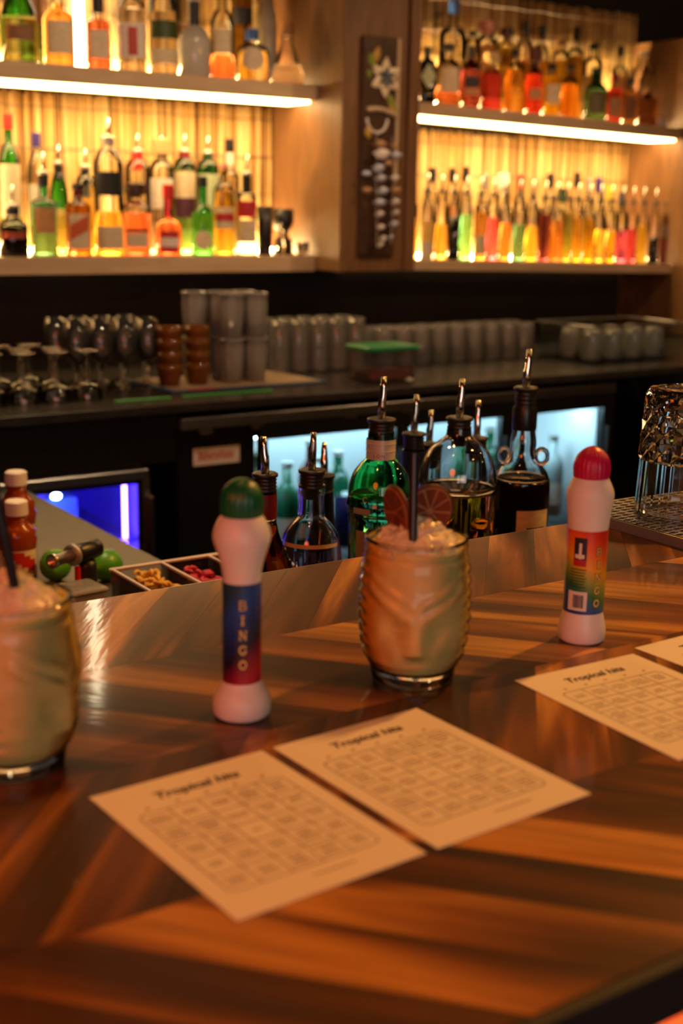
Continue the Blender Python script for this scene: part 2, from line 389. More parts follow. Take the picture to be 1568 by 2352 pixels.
def back_led(label, x0, x1, z, tilt, mt='led_back'):
    f = zr if tilt else (lambda x: 0.0); V = []
    for zz in (z, z + .012):
        for y in (3.192, 3.204):
            for x in (x0, x1): V.append((x, y, zz + f(x)))
    tag(MB().add(V, [(0, 2, 3, 1), (4, 5, 7, 6), (0, 1, 5, 4), (2, 6, 7, 3), (0, 4, 6, 2), (1, 3, 7, 5)]).build('light_strip', M[mt]), label, 'light')
back_led('warm light bar behind the bottles of the far upper shelf', XP1 + .02, XR1 - .02, .606, True, 'led_back_high')
back_led('warm light bar behind the bottles of the upper shelf by the pillar', XL0 + .02, XP - .02, Zut + .001, False)
back_led('warm light bar behind the syrup pourer bottles', XP1 + .02, XR1 - .02, .173, True)
back_led('warm light bar behind the green, clear and red bottles of the lower shelf', XL0 + .02, XP - .02, Zlt + .001, False)
o = MB().lathe([(0, .008), (.002, .0115), (.42, .0115), (.424, .008)], 16).build('tube_light', M['led_tube'], None, (1.342, 3.188, Zut)); tag(o, 'upright glowing white light tube between two cream-labelled bottles', 'light')

# pillar and end panel
p = MB().box(XP, XP1, 2.885, 3.238, .148, 1.745, .002); struct('wall_pillar', p, M['pillar_wood'])
struct('trim_1', MB().box(XP - .006, XP + .014, 2.872, 2.8845, .148, 1.745, .002), M['pillar_wood'])
struct('trim_2', MB().box(XP1 - .03, XP1 + .004, 2.872, 2.8845, .148, 1.745, .002), M['pillar_wood'])
V_ = MB().box(XR1, XR1 + .03, 2.86, 3.238, -.079, .862, .002); struct('wall_end_panel', V_, M['pillar_wood'])

# reed screens
def reeds(label, x0, x1, z0, z1, ztop=None):
    t = thing('reed_screen', label, 'reed screen', (0, 0, 0))
    m = MB(); x = x0
    rg = random.Random(int(x0 * 1000) + int(z0 * 100))
    while x < x1:
        r = rg.uniform(.0022, .0046); y = 3.232 - r * .3 - rg.uniform(0, .003); tl = rg.uniform(-.004, .004)
        za = z0 + rg.uniform(0, .004); zb = z1 - rg.uniform(0, .012)
        V = []; F = []
        for zz, k in ((za, 0), ((za + zb) / 2, .5), (zb, 1)):
            for j in range(6):
                a = PI + PI * j / 5
                V.append((x + tl * (k - .5) + r * math.cos(a), y + r * math.sin(a), zz))
        for i in range(2):
            for j in range(5): F.append((i * 6 + j, i * 6 + j + 1, i * 6 + j + 7, i * 6 + j + 6))
        F.append(tuple(range(12, 18)))
        m.add(V, F); x += r * 1.75 + (rg.uniform(0, .003) if rg.random() < .12 else 0)
    m.build('reeds', M['reed'], t, smooth=True, kind='stuff')
    n = max(1, int((z1 - z0) / .085))
    for i in range(n):
        z = z0 + (i + .6) * (z1 - z0) / n
        pts = [(x0 + (x1 - x0) * k / 30, 3.222, z + .002 * math.sin(k * 1.9 + i)) for k in range(31)]
        MB().tube(pts, .0011, 5).build('tie_wire', M['carved_wood'], t)
reeds('golden reed matting behind the lower shelf of liquor bottles by the pillar', XL0, XP - .002, Zlt, Zub)
reeds('golden reed matting behind the upper shelf with the light tube', XL0, XP - .002, Zut, 1.06)
reeds('golden reed matting behind the syrup pourer bottles', XP1 + .003, XR1 - .002, .172 - .0, .549)
reeds('golden reed matting behind the amber and red bottles, its top edge open', XP1 + .003, XR1 - .002, .605, .955)

# ------------------------------------------------------------------ back counter and coolers
Zc = -.082
o = MB().box(-.6, 3.325, 2.35, 3.238, -.100, Zc, .002).build('back_counter', M['counter']); tag(o, 'dark polished back counter holding rows of upturned glassware', 'counter')
o = MB().box(1.19, 2.44, 2.352, 2.40, -.138, -.115, .001).build('metal_rail', M['steel']); tag(o, 'brushed steel rail under the edge of the back counter', 'rail')
# long glass-door cooler
cl = thing('bottle_cooler', 'long black back-bar cooler with bright glass doors and a red and white sticker', 'cooler', (0, 0, 0))
FX0, FX1, FY0, FY1, FZ0, FZ1 = 1.19, 2.44, 2.372, 2.90, FLZ + .02, -.140
cab = MB()
cab.box(FX0, FX1, FY0, FY1, FZ1 - .03, FZ1); cab.box(FX0, FX1, FY0, FY1, FZ0, FZ0 + .08)
cab.box(FX0, 1.375, FY0, FY1, FZ0 + .08, FZ1 - .03); cab.box(FX1 - .03, FX1, FY0, FY1, FZ0 + .08, FZ1 - .03)
cab.box(1.375, FX1 - .03, FY1 - .02, FY1, FZ0 + .08, FZ1 - .03)
cab.build('cabinet', M['black'], cl)
lin_ = MB(); lin_.box(FX1 - .035, FX1 - .0305, FY0 + .01, FY1 - .027, FZ0 + .082, FZ1 - .032); lin_.box(1.3755, 1.378, FY0 + .01, FY1 - .027, FZ0 + .082, FZ1 - .032); lin_.build('inner_lining', M['white_paint'], cl)
MB().box(1.379, FX1 - .036, FY1 - .026, FY1 - .0205, FZ0 + .082, FZ1 - .032).build('inner_lining', M['white_paint'], cl)
MB().box(1.39, FX1 - .06, FY0 + .05, FY0 + .075, FZ1 - .043, FZ1 - .0305).build('inner_light', M['led_cool'], cl)
MB().box(1.39, FX1 - .06, FY1 - .075, FY1 - .05, FZ1 - .043, FZ1 - .0305).build('inner_light', M['led_cool'], cl)
for z in (-.47, -.80):
    m = MB()
    for i in range(26): x = 1.385 + i * .0395; m.box(x, x + .004, FY0 + .03, FY1 - .03, z - .006, z)
    m.box(1.385, FX1 - .035, FY0 + .03, FY0 + .034, z - .01, z - .006); m.box(1.385, FX1 - .035, FY1 - .034, FY1 - .03, z - .01, z - .006)
    m.build('wire_shelf', M['steel'], cl)
for (a, b_, wl, wr) in ((1.378, 1.755, .018, .018), (1.757, 2.105, .018, .050), (2.107, 2.438, .060, .040)):
    d = MB(); y0, y1 = 2.352, 2.370; zt, zb = -.142, FZ0 + .06
    d.box(a, a + wl, y0, y1, zb, zt); d.box(b_ - wr, b_, y0, y1, zb, zt); d.box(a + wl, b_ - wr, y0, y1, zt - .032, zt); d.box(a + wl, b_ - wr, y0, y1, zb, zb + .05)
    dr = d.build('door', M['black'], cl)
    MB().box(a + wl, b_ - wr, y0 + .006, y0 + .010, zb + .05, zt - .032).build('pane', M['thin_pane'], dr)
    hm = MB().box(b_ - wr + .004, b_ - wr + .012, y0 - .016, y0 - .0, -.50, -.22, .002); hm.build('door_handle', M['black_rubber'], dr)
for x in (1.235, 1.36, 1.60, 1.76, 2.11):
    MB().box(x, x + .03, 2.3545, 2.370, -.150, -.1395, .002).build('hinge', M['steel'], cl)
st = MB().box(1.226, 1.337, 2.3705, 2.372, -.2195, -.1825).build('sticker', M['paper'], cl)
m = MB()
rg = random.Random(3); x = 1.238
for i in range(10):
    wd = rg.choice([.0055, .0075, .006]); h0 = -.2085; h1 = -.194 if i not in (0, 6) else -.191; s_ = .003
    m.quad((x, 2.3703, h0), (x + .0026, 2.3703, h0), (x + .0026 + s_, 2.3703, h1), (x + s_, 2.3703, h1))
    m.quad((x + wd - .002, 2.3703, h0), (x + wd + .0004, 2.3703, h0), (x + wd + .0004 + s_, 2.3703, h1), (x + wd - .002 + s_, 2.3703, h1))
    zz = h0 if i % 2 else -.1965
    m.quad((x, 2.3703, zz), (x + wd, 2.3703, zz), (x + wd + .001, 2.3703, zz + .0026), (x + .001, 2.3703, zz + .0026)); x += wd + .0022
m.build('red_print', M['paper_red'], st)
# black cupboard beside it and the blue-lit glass froster
o = MB().box(-.6, .695, 2.372, 2.90, FLZ + .02, -.101).build('under_cupboard', M['black']); tag(o, 'plain black cupboard front under the back counter', 'cupboard')
o = MB().box(.695, 1.188, 2.372, 2.90, -.205, -.101).build('drawer_front', M['black']); tag(o, 'black fascia above the blue-lit cooler', 'cupboard')
bf = thing('glass_froster', 'small steel-framed under-counter cooler glowing deep blue inside', 'cooler', (0, 0, 0))
BX0, BX1, BZ0, BZ1 = .70, 1.117, -.75, -.211
c2 = MB(); c2.box(BX0, BX1, 2.375, 2.80, BZ1 - .012, BZ1); c2.box(BX0, BX1, 2.375, 2.80, BZ0, BZ0 + .02); c2.box(BX0, BX0 + .012, 2.375, 2.80, BZ0 + .02, BZ1 - .012); c2.box(BX1 - .012, BX1, 2.375, 2.80, BZ0 + .02, BZ1 - .012); c2.box(BX0 + .012, BX1 - .012, 2.785, 2.80, BZ0 + .02, BZ1 - .012)
plain('blue_lining', (.12, .12, .34), .35)
c2.build('cabinet', M['blue_lining'], bf)
fr = MB(); fr.box(BX0, BX1, 2.352, 2.373, BZ1 - .020, BZ1, .002); fr.box(BX0, BX0 + .02, 2.352, 2.373, BZ0, BZ1 - .02); fr.box(BX1 - .016, BX1, 2.352, 2.373, BZ0, BZ1 - .02); fr.box(BX0 + .02, BX1 - .016, 2.352, 2.373, BZ0, BZ0 + .02)
d2 = fr.build('door', M['steel'], bf)
gk = MB(); gk.box(BX0 + .02, BX1 - .016, 2.360, 2.373, BZ1 - .030, BZ1 - .0205); gk.box(BX1 - .024, BX1 - .0165, 2.360, 2.373, BZ0 + .02, BZ1 - .030)
gk.build('door_seal', M['black'], d2)
MB().box(BX0 + .02, BX1 - .024, 2.364, 2.367, BZ0 + .02, BZ1 - .030).build('pane', M['thin_pane'], d2)
MB().box(BX1 - .006, BX1 + .004, 2.334, 2.351, -.62, -.265, .002).build('door_handle', M['chrome'], d2)
MB().box(BX1 - .036, BX1 - .030, 2.40, 2.41, BZ0 + .03, BZ1 - .02).build('light_strip', M['led_blue'], bf)
MB().box(BX0 + .05, BX1 - .10, 2.70, 2.71, BZ1 - .022, BZ1 - .0125).build('light_strip', M['led_blue'], bf)
MB().ball((.942, 2.42, -.262), .011, .008, .007).build('indicator_light', M['led_blue_spot'], bf, smooth=True)
plain('ice_blue', (.25, .62, .85), .4)
o = MB().box(.935, 1.005, 2.46, 2.52, -.36, -.278, .004).build('ice_box', M['ice_blue'], bf)
MB().box(BX0 + .0125, BX1 - .0125, 2.38, 2.78, -.366, -.361).build('wire_shelf', M['steel'], bf)
# ------------------------------------------------------------------ bottles
LQ = dict(green='3fae4a', darkgreen='0f3d1c', olive='8f9430', brown='5a2408', black='0a0604', yellow='f2b81c', amber='d9801c', red='e03a1c', pale='f4efe0', grey='b9b2a4', crimson='c8142a', maroon='4a0a10', pink='f0a890', redbrown='7a2410', greenl='a8d858', brightgreen='38e070', peach='f08c20', pinkred='e02850', orange='f85a10', gold='f0a810', gold2='e8a018', amber2='c87814', rustl='9a3a10', paley='f4dc80', lemon='f4d020', magenta='e01848', brightyellow='ffd810', blackr='1c0608', wine='6a1010')
for k, h in LQ.items():
    if k in ('black', 'grey', 'blackr'): plain('liq_' + k, hx(h), .12)
    else:
        c = hx(h); glass('liq_' + k, tuple(max(x, .0005) ** .42 for x in c), 1.15)
TH = dict(clear=(.93, .95, .95), green=(.20, .66, .22), brown=(.40, .15, .04), redglass=(.85, .16, .05), yellowglass=(.85, .70, .10), maroon=(.30, .04, .05), darkg=(.10, .28, .08))
for k, c in TH.items():
    if k != 'clear': thin('thin_' + k, c, 1.55)
plain('thin_grey', hx('a89f92'), .3); plain('thin_blackg', (.01, .01, .01), .15)
LB = dict(cream='d9c7a4', white='e4dccf', tan='c08a55', tanb='8a5a38', rust='a8462c', orange='c8581c', black='100e0e', blackw='1c1a1c', redlab='b8242a', plum='4a2038', paleg='b9c7a0', redmark='b83a30', greenlab='3a4a24', olivelab='6a6440', gold3='e8c060')
for k, h in LB.items(): plain('lab_' + k, hx(h), .55, noise=.25, nscale=60, stretch=(1, 1, 3))
CP = dict(red='c02018', black='0c0b0b', purple='3a2a78', silver='b8b4ac', redfoil='8a1822', greenfoil='143c1c', pink='c88878', navy='1a2048', blue='2a58a8', cork='9a6a38', brown='3a1c0c', tan='b89a68', white='e8e4dc', maroon='4a1414', yellowc='e0c030', pinkc='e0b8a8')
for k, h in CP.items(): plain('cap_' + k, hx(h), .4)
M['cap_silver'].node_tree.nodes['Principled BSDF'].inputs['Metallic'].default_value = .8

def clip(prof, z0, z1):
    out = []
    for (za, ra), (zb, rb) in zip(prof, prof[1:]):
        if zb <= z0 or za >= z1: continue
        def at(z): return ra + (rb - ra) * (z - za) / max(zb - za, 1e-9)
        a = (max(za, z0), at(max(za, z0))); b_ = (min(zb, z1), at(min(zb, z1)))
        if not out: out.append(a)
        out.append(b_)
    return out
def cprof(r, zs, zn, rn, zcb, round_=1.0):
    zn = max(zn, zs + .004); zcb = max(zcb, zn + .002)
    P = [(0, r * .86), (.0015, r * .95), (.005, r), (zs, r)]
    for i in range(1, 8):
        t = i / 8; a = t * PI / 2
        rr = rn + (r - rn) * (math.cos(a) * round_ + (1 - t) * (1 - round_)); P.append((zs + (zn - zs) * (math.sin(a) * round_ * .6 + t * (1 - .6 * round_)), rr))
    P += [(zn, rn), (zcb, rn * .96)]
    return P
def patch(rf, z0, z1, th0, ha, seg=14, zr=1):
    V = []; F = []
    for i in range(zr + 1):
        z = z0 + (z1 - z0) * i / zr
        for j in range(seg + 1):
            a = -ha + 2 * ha * j / seg; k = rf(a); V.append((k * math.cos(a + th0), k * math.sin(a + th0), z))
    for i in range(zr):
        for j in range(seg): q = i * (seg + 1) + j; F.append((q, q + 1, q + seg + 2, q + seg + 1))
    return V, F
def sup(r, n): return lambda a: r / ((abs(math.cos(a)) ** n + abs(math.sin(a)) ** n) ** (1 / n))
def pourer_small(t, z, rn, kind):
    MB().lathe([(0, rn * 1.12), (.004, rn * 1.2), (.009, rn * 1.12), (.011, rn * .7)], 14, c=(0, 0, z)).build('pourer_collar', M['cap_silver'] if kind == 1 else M['black_rubber'], t, smooth=True)
    MB().tube([(0, 0, z + .008), (.001, 0, z + .03), (.003, .001, z + .052)], [.0036, .003, .0024], 8).build('pourer_spout', M['chrome'], t, smooth=True)
def shelf_bottle(row):
    sh, X, Y, z0, r, zc, zcb, zn, zs, ex, g, l, lev, labs, cap, sp, txt = row
    grp = {'LL': 'bottles on the lower shelf by the pillar', 'LU': 'bottles on the upper shelf by the pillar', 'RU': 'bottles on the far upper shelf', 'RL': 'bottles on the far lower shelf'}[sh]
    t = thing('liquor_bottle' if sh != 'RL' else 'pourer_bottle' if sp == 2 else 'liquor_bottle', txt, 'bottle', (X, Y, z0 + .0002), 0, grp)
    th = math.atan2(-Y, -X) + (.25 if sh[0] == 'R' else .08)
    wide = cap.endswith('w') and cap != 'blackw'; cn = cap[:-1] if wide else cap
    rn = max(.0095, min(.015, r * .40)); 
    if 'conical' in txt: zs = .02; P = cprof(r, zs, zn, rn, zcb, .1)
    elif 'ball-shaped' in txt: zs = .085; P = cprof(r, .085, zn, rn, zcb, 1.0); P = [(0, r * .4), (.012, r * .75), (.035, r * .97), (.05, r)] + [q for q in P if q[0] > .055]
    elif 'domed' in txt or 'globe' in txt or 'decanter with blue' in txt or 'squat bottle of crimson' in txt: P = cprof(r, zs, zn, rn, zcb, 1.0)
    else: P = cprof(r, zs, zn, rn, zcb, .75)
    zn_ = max(zn, zs + .004)
    nf = lambda z: ex if z <= zs else 2 + (ex - 2) * max(0, 1 - (z - zs) / (zn_ - zs))
    lev = max(.012, min(lev, P[-1][0] - .004)); sg = 20 if ex == 2 else 28
    L = clip(P, 0, lev); U = clip(P, lev, P[-1][0] + 1)
    lm = M['liq_' + l]
    MB().lathe(L, sg, nfun=nf, rotz=th).build('liquid_filled_body', lm, t, smooth=True)
    MB().lathe(U, sg, nfun=nf, rotz=th, capb=False, capt=False).build('glass_neck', M['thin_' + g], t, smooth=True)
    if sp: pourer_small(t, zcb, rn, 1 if cap == 'silver' else sp)
    zc_ = zc
    if sp != 2:
        cr = rn * (1.9 if wide else 1.12)
        if wide: MB().lathe([(zcb - .008, rn * 1.05), (zcb + .001, rn * 1.05), (zcb + .0015, cr), (max(zcb + .006, zc - .003), cr), (max(zcb + .008, zc), cr * .9)], 18).build('stopper', M['cap_' + (cn if cn in CP else 'brown')], t, smooth=False)
        else:
            top = zc if not sp else zcb + .002; bot = zcb if not sp else min(zcb - .002, 2 * zcb - zc)
            bot = max(bot if sp else min(zcb, top - .012), 0.02)
            MB().lathe([(bot, cr * .98), (bot + .002, cr), (top - .002, cr), (top, cr * .9)], 18).build('cap' if not sp else 'neck_seal', M['cap_' + (cn if cn in CP else 'black')], t, smooth=False)
    for i, (a, b_, c) in enumerate(labs):
        rr = r
        for (z_a, ra), (z_b, rb) in zip(P, P[1:]):
            if z_a <= (a + b_) / 2 <= z_b: rr = max(ra, rb); break
        for (z_a, ra) in P:
            if a < z_a < b_: rr = max(rr, ra)
        n_ = nf((a + b_) / 2); rf0 = sup(rr, n_); e_ = .0007 + .0006 * i
        ha = (1.05 if n_ <= 2.3 else .72) * (1 if i == 0 or c != 'redmark' else .3)
        if 'diamond' in txt:
            V, F = patch(lambda q: rf0(q) + e_, a, b_, th, .8, 12, 12)
            F = [f for f in F if abs(((V[f[0]][2] + V[f[2]][2]) / 2 - (a + b_) / 2) / ((b_ - a) / 2)) + abs((F.index(f) % 12 - 5.5) / 6) < 1.02]
        elif 'round cream' in txt or 'oval' in txt:
            V, F = patch(lambda q: rf0(q) + e_, a, b_, th, .75, 14, 12)
            F = [f for k, f in enumerate(F) if (((k // 14) - 5.5) / 6) ** 2 + (((k % 14) - 6.5) / 7) ** 2 < 1.0]
        elif c == 'orange':
            V, F = patch(lambda q: rf0(q) + e_, a, b_, th, ha * .9, 12, 6)
            V = [(x, y, z + .012 * ((k % 13) - 6) / 6) for k, (x, y, z) in enumerate(V)]
        else: V, F = patch(lambda q: rf0(q) + e_, a, b_, th, ha)
        MB().add(V, F).build('paper_label', M['lab_' + c], t, smooth=True)
    return t
BOTTLES = [
    ('LL', 1.135, 3.15, 0.186, 0.0269, 0.334, 0.298, 0.265, 0.208, 2, 'green', 'green', 0.208, [(0.089, 0.216, 'cream')], 'red', 0, "tall green bottle with bright red cap and cream label at the shelf's near end"),
    ('LL', 1.1, 3.045, 0.186, 0.0354, 0.129, 0.113, 0.086, 0.069, 2.4, 'clear', 'black', 0.071, [(0.042, 0.058, 'rust')], 'black', 1, 'squat black liqueur bottle with clear neck and rust band, below the red-capped green bottle'),
    ('LL', 1.205, 3.15, 0.186, 0.024, 0.293, 0.259, 0.245, 0.195, 2, 'clear', 'pale', 0.174, [(0.069, 0.169, 'white')], 'purple', 0, 'clear bottle with purple and white cap on the lower shelf'),
    ('LL', 1.179, 3.045, 0.186, 0.0301, 0.219, 0.191, 0.137, 0.124, 3.5, 'green', 'darkgreen', 0.122, [(0.055, 0.114, 'tan')], 'black', 1, 'square dark green bottle with wide tan label and black pourer'),
    ('LL', 1.26, 3.15, 0.186, 0.0242, 0.254, 0.218, 0.205, 0.123, 2, 'green', 'olive', 0.112, [], 'black', 1, 'long-necked green bottle with dark cap, unlabelled, behind the tan-labelled square bottle'),
    ('LL', 1.266, 3.045, 0.186, 0.03, 0.173, 0.159, 0.132, 0.118, 4, 'brown', 'brown', 0.124, [(0.018, 0.101, 'cream'), (0.051, 0.087, 'orange')], 'black', 0, 'square brown bottle with cream label crossed by an orange band'),
    ('LL', 1.331, 3.15, 0.186, 0.0267, 0.283, 0.211, 0.199, 0.169, 2, 'clear', 'yellow', 0.169, [], 'black', 1, 'clear bottle of yellow liqueur with long black neck seal'),
    ('LL', 1.348, 3.045, 0.186, 0.0359, 0.289, 0.278, 0.262, 0.217, 2.2, 'clear', 'yellow', 0.109, [(0.018, 0.072, 'cream'), (0.146, 0.203, 'black')], 'silver', 1, 'large clear round-shouldered bottle with black and cream labels, half full of yellow liquid'),
    ('LL', 1.475, 3.15, 0.186, 0.0319, 0.298, 0.255, 0.244, 0.213, 2, 'clear', 'pale', 0.126, [], 'red', 1, 'clear round-shouldered bottle with red neck seal and metal pourer'),
    ('LL', 1.419, 3.045, 0.186, 0.0352, 0.179, 0.151, 0.135, 0.115, 3.5, 'clear', 'red', 0.105, [(0.022, 0.057, 'cream'), (0.059, 0.067, 'black')], 'brownw', 0, 'squat square bottle of orange-red liqueur with wide dark stopper'),
    ('LL', 1.542, 3.15, 0.186, 0.0322, 0.294, 0.253, 0.242, 0.213, 2, 'clear', 'pale', 0.116, [(0.116, 0.193, 'white')], 'tanw', 1, 'clear round-shouldered bottle with tan neck seal and white label'),
    ('LL', 1.51, 3.045, 0.186, 0.0324, 0.177, 0.143, 0.09, 0.068, 2.6, 'redglass', 'red', 0.095, [(0.009, 0.062, 'redlab'), (0.023, 0.046, 'white')], 'red', 0, 'bright red bottle with red cap and red and white label'),
    ('LL', 1.61, 3.15, 0.186, 0.0303, 0.306, 0.26, 0.251, 0.22, 2, 'green', 'green', 0.22, [(0.145, 0.212, 'cream'), (0.094, 0.145, 'plum')], 'redfoil', 1, 'tall green bottle with wine-red foil and plum label'),
    ('LL', 1.679, 3.15, 0.186, 0.0306, 0.307, 0.258, 0.249, 0.22, 2, 'green', 'green', 0.208, [(0.107, 0.208, 'paleg')], 'greenfoil', 1, 'tall green bottle with green foil and pale label'),
    ('LL', 1.608, 3.045, 0.186, 0.0284, 0.2, 0.173, 0.129, 0.096, 2.4, 'green', 'green', 0.107, [(0.017, 0.063, 'cream')], 'black', 0, 'green bottle with dark cap and round cream label before the tall green pair'),
    ('LL', 1.671, 3.045, 0.186, 0.0269, 0.233, 0.22, 0.185, 0.163, 2, 'yellowglass', 'yellow', 0.163, [(0.069, 0.123, 'cream'), (0.088, 0.108, 'redlab')], 'pink', 0, 'yellow-green bottle with cream and red label and pink neck'),
    ('LL', 1.746, 3.15, 0.186, 0.0273, 0.301, 0.267, 0.222, 0.199, 2, 'clear', 'pale', 0.153, [(0.233, 0.265, 'white')], 'black', 0, 'clear bottle with black cap and white neck label behind the yellow-green one'),
    ('LL', 1.739, 3.045, 0.186, 0.0267, 0.251, 0.205, 0.165, 0.148, 2.2, 'clear', 'pale', 0.053, [(0.034, 0.092, 'cream'), (0.098, 0.14, 'redlab')], 'black', 1, 'clear bottle with red and cream labels beside the black jigger cups'),
    ('LU', 1.133, 3.045, 0.627, 0.0426, 0.252, 0.219, 0.158, 0.087, 2.4, 'green', 'olive', 0.101, [(0.048, 0.08, 'tanb')], 'black', 0, 'broad dark olive bottle with brown label at the near end of the upper shelf'),
    ('LU', 1.206, 3.15, 0.627, 0.0317, 0.304, 0.265, 0.217, 0.177, 2, 'green', 'green', 0.177, [(0.098, 0.168, 'tan')], 'black', 0, 'bright green bottle behind the broad dark olive one'),
    ('LU', 1.23, 3.045, 0.627, 0.0361, 0.239, 0.206, 0.129, 0.102, 3, 'clear', 'amber', 0.139, [(0.026, 0.098, 'cream')], 'brownw', 0, 'amber bottle with large blank cream label on the upper shelf, next to the glowing tube'),
    ('LU', 1.33, 3.045, 0.627, 0.0294, 0.217, 0.129, 0.114, 0.104, 4, 'clear', 'red', 0.111, [(0.024, 0.087, 'cream')], 'black', 0, 'square bottle of red-orange spirit with cream label, upper shelf'),
    ('LU', 1.417, 3.045, 0.627, 0.0352, 0.265, 0.226, 0.176, 0.137, 2.2, 'clear', 'pale', 0.147, [(0.03, 0.109, 'white'), (0.036, 0.101, 'redmark')], 'black', 0, 'clear bottle with white label printed with a red fruit'),
    ('LU', 1.502, 3.045, 0.627, 0.0357, 0.284, 0.245, 0.195, 0.165, 2, 'clear', 'pale', 0.145, [(0.082, 0.124, 'greenlab'), (0.026, 0.058, 'cream')], 'silver', 0, 'clear bottle with dark green upper label and cream lower label'),
    ('LU', 1.588, 3.045, 0.627, 0.0406, 0.324, 0.294, 0.122, 0.083, 2, 'grey', 'grey', 0.091, [(0.122, 0.178, 'blackw')], 'black', 0, 'tall stone-grey bottle with wide sloping shoulders'),
    ('LU', 1.61, 3.15, 0.627, 0.0339, 0.352, 0.311, 0.239, 0.207, 2, 'clear', 'pale', 0.197, [], 'silver', 0, 'clear bottle standing behind the stone-grey one'),
    ('LU', 1.667, 3.045, 0.627, 0.03, 0.313, 0.273, 0.17, 0.129, 2.4, 'clear', 'red', 0.057, [(0.06, 0.118, 'cream')], 'red', 0, 'cream-labelled clear bottle with a little red liquid at its base'),
    ('LU', 1.784, 3.15, 0.627, 0.029, 0.363, 0.31, 0.257, 0.214, 2, 'yellowglass', 'yellow', 0.214, [(0.149, 0.192, 'blackw')], 'navy', 0, 'yellow bottle with dark round mark, behind the squat clear decanter'),
    ('LU', 1.755, 3.045, 0.627, 0.0406, 0.128, 0.102, 0.094, 0.075, 2, 'clear', 'pale', 0.073, [(0.025, 0.081, 'cream')], 'blue', 0, 'squat clear decanter with blue stopper and oval cream label'),
    ('LU', 1.858, 3.15, 0.627, 0.0294, 0.393, 0.35, 0.221, 0.155, 2, 'grey', 'grey', 0.166, [], 'silver', 0, 'slender silver bottle with curling grey swirl'),
    ('LU', 1.86, 3.045, 0.627, 0.0447, 0.154, 0.126, 0.102, 0.037, 2, 'clear', 'pale', 0.048, [], 'cork', 0, 'clear conical bottle with cork stopper at the far end of the upper shelf'),
    ('RU', 2.321, 3.045, 0.6034, 0.0234, 0.153, 0.13, 0.122, 0.105, 3.5, 'blackg', 'black', 0.105, [(0.041, 0.105, 'paleg')], 'black', 0, 'black square bottle with pale diamond label beside the carved pillar'),
    ('RU', 2.396, 3.045, 0.6019, 0.0337, 0.17, 0.149, 0.129, 0.102, 3, 'clear', 'redbrown', 0.053, [(0.036, 0.102, 'cream')], 'black', 0, 'clear bottle with large cream label and dark red base'),
    ('RU', 2.493, 3.15, 0.5999, 0.0401, 0.309, 0.273, 0.237, 0.201, 2, 'clear', 'pale', 0.141, [], 'blue', 0, 'big clear globe-shouldered bottle with blue neck'),
    ('RU', 2.479, 3.045, 0.6002, 0.0272, 0.171, 0.138, 0.129, 0.107, 3.5, 'maroon', 'maroon', 0.105, [(0.057, 0.086, 'blackw'), (0.036, 0.054, 'tan')], 'black', 0, 'narrow maroon bottle with black and tan labels'),
    ('RU', 2.568, 3.15, 0.5984, 0.0262, 0.231, 0.221, 0.211, 0.184, 2, 'clear', 'pale', 0.135, [], 'black', 0, 'plain clear bottle with thin black cap behind the maroon one'),
    ('RU', 2.558, 3.045, 0.5986, 0.0319, 0.162, 0.138, 0.114, 0.093, 2, 'clear', 'crimson', 0.102, [], 'tanw', 0, 'round squat bottle of crimson liqueur'),
    ('RU', 2.623, 3.15, 0.5973, 0.0316, 0.266, 0.239, 0.227, 0.196, 2, 'clear', 'pink', 0.196, [], 'pinkw', 0, 'clear domed bottle of pale pink liquid, in the back row'),
    ('RU', 2.7, 3.15, 0.5958, 0.0253, 0.253, 0.228, 0.216, 0.195, 2, 'clear', 'yellow', 0.197, [], 'brownw', 0, 'golden yellow bottle in the back row of the far upper shelf'),
    ('RU', 2.647, 3.045, 0.5969, 0.0259, 0.18, 0.159, 0.141, 0.122, 3, 'clear', 'amber', 0.122, [], 'black', 0, 'amber bottle of cut glass in the front row'),
    ('RU', 2.772, 3.15, 0.5944, 0.0242, 0.282, 0.254, 0.232, 0.211, 2, 'clear', 'amber', 0.167, [], 'black', 0, 'clear-necked amber bottle with short black cap, back row'),
    ('RU', 2.725, 3.045, 0.5953, 0.0249, 0.19, 0.148, 0.132, 0.115, 3, 'maroon', 'crimson', 0.115, [(0.043, 0.074, 'tan')], 'maroonw', 0, 'dark red bottle with tall maroon cap'),
    ('RU', 2.842, 3.15, 0.593, 0.0258, 0.277, 0.241, 0.224, 0.192, 2, 'clear', 'amber', 0.173, [], 'black', 0, 'tall bottle of amber spirit with long black cap, back row'),
    ('RU', 2.796, 3.045, 0.5939, 0.0264, 0.153, 0.133, 0.123, 0.108, 3, 'clear', 'yellow', 0.116, [(0.036, 0.091, 'cream')], 'black', 0, 'small yellow bottle with cream label'),
    ('RU', 2.922, 3.15, 0.5914, 0.0275, 0.242, 0.227, 0.213, 0.193, 2, 'clear', 'yellow', 0.181, [], 'cork', 0, 'clear bottle with pale stopper over yellow spirit, back row'),
    ('RU', 2.87, 3.045, 0.5924, 0.0281, 0.157, 0.142, 0.12, 0.098, 2, 'clear', 'amber', 0.098, [], 'black', 0, 'etched amber bottle with short black stopper'),
    ('RU', 2.986, 3.15, 0.5901, 0.0263, 0.287, 0.246, 0.225, 0.206, 2, 'clear', 'amber', 0.199, [], 'black', 0, 'amber bottle with white-topped black cap, back row'),
    ('RU', 2.979, 3.045, 0.5902, 0.0353, 0.157, 0.144, 0.114, 0.091, 2.4, 'darkg', 'darkgreen', 0.093, [(0.021, 0.082, 'olivelab')], 'black', 0, 'dark green bottle with slim neck and olive label'),
    ('RU', 3.064, 3.15, 0.5885, 0.0322, 0.246, 0.227, 0.207, 0.181, 2, 'clear', 'pale', 0.148, [], 'black', 0, 'clear bottle with brown cap behind the dark green one'),
